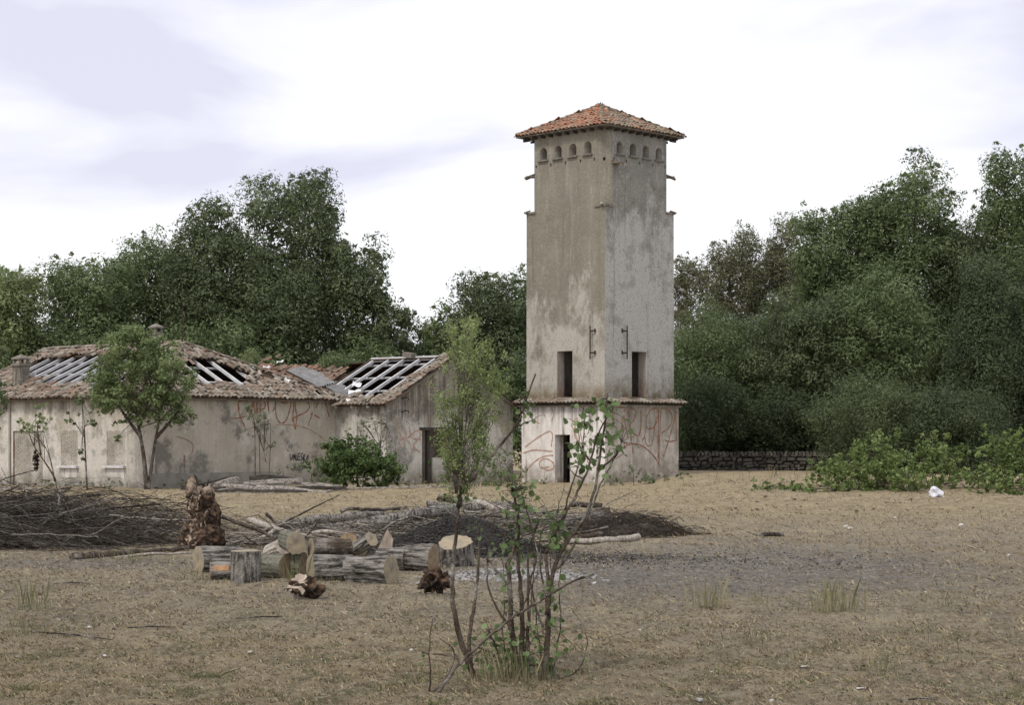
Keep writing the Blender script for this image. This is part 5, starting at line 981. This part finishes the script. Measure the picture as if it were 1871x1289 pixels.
heap('charcoal_heap', 'black heap of charcoal and burnt twigs in the middle of the field', 'charcoal heap', -.80, 29.3, 1.5, 2.0, .58, 'char', 6500, .024, 3)
heap('ash_heap', 'pale spread of ash and broken plaster in front of the tilted stump', 'ash heap', -.35, 25.0, 1.15, 1.3, .13, 'ash', 420, .032, 4, 'ashp')if False else None
M['ashp'] = stone('pale_ash_pieces', ((.17, .165, .16), (.38, .365, .35), (.11, .105, .10)))
heap('ash_heap', 'pale spread of ash and broken plaster in front of the tilted stump', 'ash heap', -.02, 23.9, 1.2, 1.15, .07, 'ash', 420, .028, 4, 'ashp')
# ------------------------------------------------------------------ scattered stones, litter
import bmesh
def rock_me(seed, mat):
    r = np.random.default_rng(seed); bm = bmesh.new(); bmesh.ops.create_icosphere(bm, subdivisions=1, radius=1)
    for v in bm.verts: v.co *= r.uniform(.7, 1.15)
    me = bpy.data.meshes.new('stone'); bm.to_mesh(me); bm.free(); me.materials.append(mat); return me
RK = [rock_me(i, M['pebble']) for i in range(4)]; RC = [rock_me(10+i, M['clod']) for i in range(3)]
def rock(x, y, w_, label, group, lib, cat='stone', name='stone', flat=.5):
    p = Gp(x, y); s_ = w_/2/F*p.y; o = bpy.data.objects.new(name, random.choice(lib)); COL.objects.link(o); o.location = p+V((0, 0, s_*.25)); o.scale = (s_, s_*.8, s_*flat); o.rotation_euler = (random.gauss(0, .2), random.gauss(0, .2), random.random()*6); props(o, label, cat, group)
for x, y, w_, lb in ((163, 1149, 13, 'white stone on the straw at the left of the field'), (751, 1190, 12, 'pale stone left of the foot of the forked saplings'), (458, 1194, 13, 'pale grey stone in the lower left straw'), (1280, 1284, 26, 'largest pale stone at the bottom edge right of the saplings'), (1545, 964, 12, 'pair stone, pale, on the far right of the field'), (1553, 968, 14, 'pale flat stone beside the pair on the far right'),
                    (1756, 962, 14, 'pale stone right of the flat pair'), (1410, 1283, 14, 'grey stone at the bottom edge near the middle right'), (192, 1201, 12, 'white flat scrap of stone in the lower left'), (300, 1254, 9, 'small white stone near the bottom left'), (1086, 1068, 10, 'pale stone in the grey ash right of the saplings')):
    rock(x, y, w_, lb, None, RK)
r_ = random.Random(4)
for i in range(70):
    x = r_.uniform(10, 1860); y = 900+380*r_.random()**1.3; rock(x, y, r_.uniform(4, 8.5), 'small pale pebble lying on the dry field', 'pale pebbles scattered over the field', RK, name='pebble')
for i in range(60):
    x = r_.uniform(1180, 1850); y = r_.gauss(928, 6)+(x-1180)*-.004; rock(x, y, r_.uniform(4, 9), 'dark brown clod in the band of clods across the far field', 'dark clods in a band across the far field', RC, 'clod', 'clod')
for i in range(26):
    x = r_.uniform(10, 1860); y = r_.uniform(960, 1270); rock(x, y, r_.uniform(5, 10), 'dark clod of earth lying on the dry field', 'dark clods scattered over the field', RC, 'clod', 'clod')
def crumbs(name, label, X, Y, size, mat, seed):
    r = np.random.default_rng(seed); n = len(X); Q = np.linalg.qr(r.normal(size=(n, 3, 3)))[0]; base = np.array([[1, 1, 1], [1, -1, -1], [-1, 1, -1], [-1, -1, 1.]])*.6
    v = np.einsum('nij,nkj->nki', Q, base[None]*size[:, None, None]*r.uniform(.4, 1.3, (n, 1, 3)))*np.array([1, 1, .6])+np.stack([X, Y, gz(X, Y)+size*.25], -1)[:, None]
    f = (np.array([(0, 1, 2), (0, 2, 3), (0, 3, 1), (1, 3, 2)])[None]+(np.arange(n)*4)[:, None, None]).reshape(-1, 3); o = link(name, npmesh(name, v.reshape(-1, 3), f, mat, np.repeat(r.random(n), 4))); props(o, label, None, None, 'stuff')
def scatter(n, y0, y1, seed):
    r = np.random.default_rng(seed); y = r.uniform(y0, y1, n); x = r.uniform(-200, 2070, n); Y = EYE*F/(y-HY); return (x-CX)/F*Y, Y, r
X, Y, r = scatter(11000, 900, 1300, 41); crumbs('dark_crumbs', 'dark crumbs of soil, bark and dead leaf strewn over the field', X, Y, r.uniform(.004, .014, len(X))*(Y/14)**.6, M['clod'], 1)
X, Y, r = scatter(3200, 900, 1300, 42); crumbs('gravel', 'fine pale gravel strewn over the field', X, Y, r.uniform(.003, .011, len(X))*(Y/14)**.6, M['pebble'], 2)
r = np.random.default_rng(43); X, Y = r.normal(-3.2, 2.6, 1500), r.normal(25.5, 2.6, 1500); crumbs('wood_chips', 'bark chips and splinters littering the ground round the logs', X, Y, r.uniform(.006, .028, 1500), M['chips'], 3)
r = np.random.default_rng(44); X, Y = r.normal(1.2, 2.0, 2500), r.normal(27.3, 1.0, 2500); crumbs('charcoal_crumbs', 'charcoal crumbs strewn along the far side of the ash', X, Y, r.uniform(.006, .024, 2500), M['char'], 4)
# white bag and scraps
def bag(x, y, w_, h_, label, mat, seed):
    p = Gp(x, y); k = p.y/F; bm = bmesh.new(); bmesh.ops.create_icosphere(bm, subdivisions=3, radius=1); r = np.random.default_rng(seed); ph_ = r.random(6)*6
    for v in bm.verts:
        d = v.co; s_ = 1+.22*math.sin(d.x*4+ph_[0])*math.sin(d.z*5+ph_[1])+.15*math.sin(d.y*9+d.x*7+ph_[2]); v.co = V((d.x*w_*k/2*s_*(1-.35*max(d.z, 0)), d.y*w_*k/2.6*s_, max(d.z, -.5)*h_*k*.62*s_+h_*k*.3+d.x*-h_*k*.22))
    me = bpy.data.meshes.new('plastic_bag'); bm.to_mesh(me); bm.free(); me.materials.append(mat); o = link('plastic_bag', me, None, p); props(o, label, 'bag')
M['bag'] = simple('grey_white_plastic', (.50, .50, .56), (.68, .68, .72), 6, rough=.4)
bag(1712, 912, 28, 18, 'crumpled white plastic bag before the bright weeds', M['bag'], 3)
for x, y, lb in ((1578, 1262, 'white paper scrap at the bottom right'), (1475, 1222, 'tiny white upright scrap near the bottom right'), (284, 894, 'pale scrap by the foot of the round young tree'), (1190, 878, 'white broken board at the foot of the tower')):
    p = Gp(x, y); mb = MB(); w_ = 12/F*p.y; mb.add([p+V((-w_, 0, .01)), p+V((0, -.1*w_, w_*.35)), p+V((w_, .3*w_, .015)), p+V((.8*w_, w_, .01)), p+V((0, w_, w_*.25)), p+V((-w_, w_, .01))], [(0, 1, 4, 5), (1, 2, 3, 4)]); props(mb.build('paper_scrap', M['white'], None, loc=p), lb, 'litter')
# ------------------------------------------------------------------ foreground saplings
def leafcard():
    o_ = [(0, 0), (.30, .12), (.47, .38), (.42, .68), (.2, .9), (0, 1.08), (-.2, .9), (-.42, .68), (-.47, .38), (-.30, .12)]; vs = [(x, y, .16*abs(x)+.05*math.sin(y*3)) for x, y in o_]+[(0, .5, 0.02)]
    return np.array(vs), [(i, (i+1) % 10, 10) for i in range(10)]
LV, LF = leafcard(); LMS = []
for i in range(5): me = npmesh('leaf', LV, np.array(LF), LM['pop'], np.full(len(LV), .15+.18*i)); LMS.append(me)
def sapling(name, label, stems, leafspots, Y, parent=None, size=.05, cat='sapling', group=None, radf=1.):
    b = stems[0][1][0]; base = P(b[0], b[1], Y); g = float(gz(base.x, base.y)); root = empty(name, (base.x, Y, g), label, cat, group); r = np.random.default_rng(int(b[0]*17)); allp = []
    for (wpx, st, *mt) in stems:
        pts = [P(x, y, Y+dz_) for x, y, dz_ in [(q+(0,))[:3] for q in st]]
        if st[0][1] > 1225: pts[0].z = g-.03
        sp_ = spline(pts, 5); m = len(sp_); w0 = wpx*.40/F*Y; pr = r.normal(0, .003, (m, 3)); sp_ = [q+V(pr[i])*(0 < i < m-1) for i, q in enumerate(sp_)]
        mb = MB(); mb.tube(sp_, [w0*(1-.62*i/(m-1))*(1+.06*math.sin(i*2.3)) for i in range(m)], 8 if wpx > 5 else 5); mb.build('stem' if wpx > 5 else 'branch', M[(mt or ['bark_brown'])[0]], root, True); allp.append(sp_)
    allv = np.array([tuple(q) for sp_ in allp for q in sp_]); tw = MB()
    for (x, y, n_, sx2, sy2) in leafspots:
        for _ in range(int(n_*1.8)):
            px_, py_ = x+r.normal(0, sx2), y+r.normal(0, sy2); c = P(px_, py_, Y+r.normal(0, .12)); o = bpy.data.objects.new('leaf', LMS[int(r.integers(5))]); COL.objects.link(o); o.parent = root; o.location = c-org(root); nb = V(allv[int(np.argmin(((allv-np.array(c))**2).sum(1)+.5*np.maximum(allv[:, 2]-c.z, 0)**2))]); tw.tube([nb, nb.lerp(c, .55)+V((0, 0, .012)), c], [.0032, .0022, .0012], 3, False); s_ = size*r.uniform(.55, 1.15); o.scale = (s_, s_, s_)
            o.rotation_euler = (r.normal(-1.0, .7), r.normal(0, .6), r.uniform(0, 6.28))
    if tw.v: tw.build('twigs', M['bark_brown'], root)
    return root
Yf = 13.55
def z7(x, y): return (740+x/1.768, 560+y/1.768)
def Z(l): return [z7(*q) for q in l]
sapling('poplar_sapling', 'right sapling of the foreground clump, its round leaves up against the tower base', [
  (17, Z([(447, 1190), (458, 1120), (462, 1000), (462, 900), (455, 800)])), (11, Z([(458, 1000), (478, 860), (520, 770), (575, 690), (612, 590), (640, 420), (655, 280)])), (8, Z([(455, 800), (500, 700), (560, 600), (600, 500), (622, 420), (672, 330)])), (7, Z([(480, 860), (530, 800), (600, 660), (640, 560), (690, 470)])),
  (4, Z([(470, 1180), (500, 1050), (498, 900), (520, 780), (560, 700)])), (4, Z([(455, 1190), (430, 1060), (425, 900), (440, 780)])), (3, Z([(478, 900), (470, 780), (500, 640), (520, 560)])), (5, Z([(640, 520), (680, 480), (700, 440)])), (5, Z([(515, 660), (545, 560), (570, 470), (585, 340)])), (6, Z([(462, 1000), (440, 860), (420, 760), (370, 570)])), (4, Z([(600, 500), (570, 460), (555, 380)])), (4, Z([(575, 560), (545, 540), (520, 510)])), (4, Z([(470, 1150), (500, 1200), (540, 1190), (575, 1150), (588, 1090), (575, 1030), (540, 985)]))],
  [(1100, 780, 22, 22, 24), (1072, 820, 16, 18, 20), (1120, 800, 14, 18, 14), (1105, 745, 8, 10, 10), (1090, 845, 10, 16, 14), (1062, 770, 7, 12, 12), (1055, 850, 7, 8, 10), (1022, 985, 16, 12, 14), (1010, 1110, 14, 10, 26), (1020, 960, 8, 10, 10), (1006, 960, 10, 12, 20)], Yf, size=.052)
sapling('poplar_sapling', 'leafy middle saplings of the foreground clump with several thin straight stems', [
  (15, Z([(350, 1195), (352, 1100), (342, 1000), (338, 900), (335, 830), (365, 740), (362, 660), (350, 600)])), (14, Z([(368, 1195), (378, 1100), (378, 980), (370, 880), (362, 800), (360, 700)])), (8, Z([(335, 900), (300, 860), (270, 820), (268, 840)])), (7, Z([(330, 1200), (300, 1120), (270, 1050)])),
  (8, Z([(400, 1180), (400, 1050), (398, 900), (400, 800), (430, 700)])), (6, Z([(345, 1050), (300, 980), (268, 900), (268, 800), (290, 680)])), (5, Z([(400, 900), (420, 840), (440, 740), (470, 680)])), (5, Z([(378, 980), (410, 900), (432, 860)])), (4, Z([(340, 1195), (318, 1080), (322, 940), (318, 800), (330, 690)])), (4, Z([(385, 1190), (392, 1080), (408, 960), (418, 800), (405, 700)])), (3, Z([(360, 1190), (385, 1120), (430, 1060), (470, 1030)])), (3, Z([(345, 1190), (290, 1130), (250, 1110)])), (6, Z([(446, 1040), (420, 960), (400, 860), (395, 780)]))],
  [(940, 900, 12, 14, 14), (945, 970, 26, 16, 26), (935, 1010, 12, 14, 18), (960, 940, 12, 18, 20), (925, 880, 8, 12, 10), (950, 1160, 36, 32, 30), (970, 1200, 40, 40, 22), (905, 1200, 26, 28, 22), (930, 1040, 10, 20, 30), (935, 1080, 6, 14, 20), (968, 890, 5, 8, 10), (900, 1170, 7, 10, 10)], Yf+.05, size=.045)
lt = sapling('pollard_sapling', 'left sapling of the foreground clump, resprouted into a dense narrow light green crown', [
  (15, Z([(235, 1212), (205, 1150), (165, 1020), (152, 900), (160, 780), (170, 700), (176, 610)])), (11, Z([(225, 1200), (208, 1100), (225, 960), (238, 840), (240, 700)])), (14, Z([(176, 650), (178, 600), (190, 580)]), 'bark_dark'),
  (9, Z([(182, 600), (230, 540), (300, 460), (355, 390), (382, 330), (422, 218)])), (4, Z([(355, 390), (380, 340), (385, 290)])), (4, Z([(352, 394), (395, 375), (410, 370)]))]
  +[(4.2, Z([(176+q*2, 605), (180+q*6, 480-abs(q)*6), (188+q*13, 340), (192+q*17, 180+abs(q)*28)])) for q in (-6, -4.5, -3, -2, -1, 0, 1, 2, 3, 4.5, 6)]+[(3, Z([(195, 330), (205, 180), (212, 60), (208, 15)])), (3, Z([(190, 300), (165, 160), (135, 80)]))],
  [(955, 755, 16, 14, 16), (962, 735, 8, 8, 12), (845, 905, 12, 16, 12), (870, 970, 4, 8, 8), (788, 840, 1, 1, 1)], Yf-.05, size=.036)
r = np.random.default_rng(12); cs, rs, cn, tn = [], [], [], []
for (x, y, rx, ry, n_) in [(858, 592, 12, 18, 10), (850, 625, 26, 20, 14), (822, 610, 10, 20, 6), (860, 665, 34, 28, 26), (852, 720, 44, 32, 36), (868, 770, 42, 30, 30), (820, 740, 24, 24, 14), (895, 700, 22, 26, 14), (912, 720, 12, 18, 6), (850, 815, 34, 26, 20), (845, 860, 30, 24, 26), (822, 800, 22, 30, 18), (880, 820, 22, 34, 18), (830, 850, 16, 20, 10), (880, 640, 16, 22, 8), (835, 660, 18, 20, 10), (846, 893, 14, 12, 7)]:
    for _ in range(n_): q = r.normal(size=3)*.66; cs.append(tuple(P(x+q[0]*rx, y+q[2]*ry, Yf+q[1]*.13))); rs.append(r.uniform(.03, .07)); cn.append(int(r.integers(30, 60))); tn.append(np.clip(r.normal(.5, .25)-(y-700)/900, 0, 1))
v, t = leaves(np.array(cs), np.array(rs), np.array(cn), .019, .6, 1.3, np.array(tn), r, .1); leafobj('crown', lt, v, t, LM['plume'])
mb = MB()
for i in range(0, len(cs), 2): e_ = V(cs[i]); s_ = P(846+(CX+e_.x/Yf*F-846)*.5, min(HY-(e_.z-EYE)/Yf*F+60, 890), Yf); mb.tube([s_, s_.lerp(e_, .6)+V((0, 0, .01)), e_], [.0035, .0025, .0012], 3)
mb.build('twigs', M['bark_mid'], lt)
sapling('bare_shoot', 'long bare leaning shoot crossing the foreground clump from the bottom edge', [(10, Z([(95, 1295), (130, 1215), (180, 1150), (270, 1070), (360, 1000), (450, 945), (540, 890), (610, 865)])), (4, Z([(540, 890), (580, 880), (605, 882)])), (5, Z([(75, 1295), (82, 1200), (78, 1080), (90, 1010)])), (5, Z([(80, 1270), (140, 1190), (160, 1120), (110, 1070)])), (4, Z([(90, 1125), (150, 1132), (175, 1150)])), (4, Z([(150, 1100), (170, 1140), (190, 1180)]))], [(772, 1200, 3, 6, 6)], 12.75, size=.03)
# ------------------------------------------------------------------ grass, tufts, weeds
def blades(px_, py_, h, wd, bend, seed, tone, cone=None):
    r = np.random.default_rng(seed); n = len(px_); z = gz(px_, py_); a = r.random(n)*6.283; b = np.abs(r.normal(0, bend, n))*h; w2 = wd/2; d = np.stack([np.cos(a), np.sin(a), np.zeros(n)], -1)
    base = np.stack([px_, py_, z-.004], -1); side = np.stack([np.ones(n), np.zeros(n), np.zeros(n)], -1)+.3*r.normal(size=(n, 3))*np.array([1, 1, 0]); tip = base+d*b[:, None]+np.stack([np.zeros(n), np.zeros(n), h], -1); mid = base+d*b[:, None]*.35+np.stack([np.zeros(n), np.zeros(n), h*.55], -1)
    v = np.stack([base-side*w2[:, None], base+side*w2[:, None], mid+side*w2[:, None]*.8, tip], 1).reshape(-1, 3); return v, np.repeat(np.clip(tone, 0, 1), 4)
def scr(n, y0, y1, seed, x0=-200, x1=2070):
    r = np.random.default_rng(seed); y = r.uniform(y0, y1, n); x = r.uniform(x0, x1, n); Y = EYE*F/(y-HY); return (x-CX)/F*Y, Y, r
def stuffgrass(name, label, X, Y, h, w_, mat, bend, seed, tone):
    v, t = blades(X, Y, h, w_, bend, seed, tone); o = link(name, npmesh(name, v, np.arange(len(v)).reshape(-1, 4), mat, t)); props(o, label, None, None, 'stuff')
def patch(X, Y, s_, seed):
    return sum(np.sin(X*s_*k+seed*k)*np.cos(Y*s_*.6*k+seed*2+k) for k in (1, 1.9, 3.3))/3
X, Y, r = scr(130000, 896, 1300, 21); ash = np.exp(-(((X-2.2)/3.4)**2+((Y-25)/5)**2)); k = (r.random(len(X)) < .35+.65*np.clip(patch(X, Y, 2.2, 3)+.4, 0, 1)) & (r.random(len(X)) > ash*.9); X, Y = X[k], Y[k]
sc = (Y/14)**.75; stuffgrass('dry_grass', 'short dry straw-coloured grass covering the field', X, Y, r.uniform(.008, .034, len(X))*sc, r.uniform(.002, .006, len(X))*sc*1.4, LM['straw'], 1.4, 5, r.normal(.5, .32, len(X)))
X, Y, r = scr(60000, 1000, 1300, 22); k = patch(X, Y, 3.1, 9)*.6+patch(X, Y, 7.3, 4)*.6 > .16+.34*(Y > 18); X, Y = X[k], Y[k]
stuffgrass('green_grass', 'low green weeds in patches over the near field', X, Y, r.uniform(.008, .03, len(X)), r.uniform(.005, .011, len(X)), LM['weed'], 1.2, 6, r.normal(.22, .2, len(X)))
def tuft(x, y, wpx, hpx, n, label, mat='weed', group=None, tone=.5, bend=.16):
    p = Gp(x, y); k = p.y/F; n = int(n*.75); r = np.random.default_rng(int(x+y)); X = p.x+r.normal(0, wpx*k/3, n); Yq = p.y+r.normal(0, wpx*k/5, n); h = hpx*k*(.25+.95*r.random(n)**1.6); v, t = blades(X, Yq, h, np.full(n, .0021)*max(1, (p.y/16)**.7), bend, int(x), r.normal(tone, .25, n))
    o = link('grass_tuft', npmesh('grass_tuft', v-np.array(p), np.arange(len(v)).reshape(-1, 4), LM[mat], t), None, p); props(o, label, 'grass tuft', group, 'thing')
tuft(1525, 1120, 90, 62, 240, 'tallest pale green grass tuft on the right half of the field', tone=.75)
tuft(1297, 1112, 45, 58, 120, 'narrow grass tuft left of the tallest one', tone=.75)
tuft(1385, 1105, 30, 36, 50, 'thin low tuft between the two taller grass tufts', tone=.8)
tuft(1720, 1115, 60, 48, 80, 'thin grass tuft right of the tallest tuft', tone=.8)
tuft(62, 1115, 60, 62, 110, 'green tuft at the left edge of the field', tone=.45)
tuft(40, 1160, 60, 50, 60, 'second green tuft lower at the left edge', tone=.4)
tuft(390, 1060, 50, 26, 110, 'green grass at the foot of the leftmost log', tone=.35)
tuft(620, 1062, 120, 30, 150, 'green grass growing among the middle logs', tone=.45)
tuft(540, 1062, 60, 56, 110, 'tall grass between the mossy logs', tone=.5)
tuft(655, 925, 3, 55, 5, 'thin dry weed stalk before the glossy bush', 'straw', tone=.3)
tuft(1610, 1230, 60, 60, 70, 'low dry weed near the bottom right', 'weed', tone=.7)
tuft(1690, 1190, 120, 40, 40, 'sparse dry stalks at the right of the near field', 'straw', tone=.2)
tuft(1480, 1195, 110, 44, 34, 'sparse dry stalks below the tallest tuft', 'straw', tone=.15)
tuft(1360, 1180, 120, 46, 40, 'sparse dry stalks below the narrow tuft', 'straw', tone=.3)
tuft(45, 1262, 40, 16, 90, 'low bright green weed at the bottom left corner', tone=.3, bend=1.)
tuft(370, 1240, 50, 16, 110, 'low green patch of weed in the bottom left', tone=.3, bend=1.)
tuft(945, 1245, 120, 62, 260, 'dry and green grass round the feet of the foreground saplings', 'weed', tone=.65)
tuft(900, 1248, 140, 34, 160, 'straw round the foot of the pollarded sapling', 'straw', tone=.5)
tuft(250, 1030, 120, 34, 90, 'green grass at the foot of the left brush heap', tone=.5)
tuft(1260, 888, 160, 26, 120, 'dry weeds on the rise right of the tower', 'weed', tone=.7)
tuft(1430, 890, 120, 26, 90, 'dry stalks before the stone wall', 'straw', tone=.35)
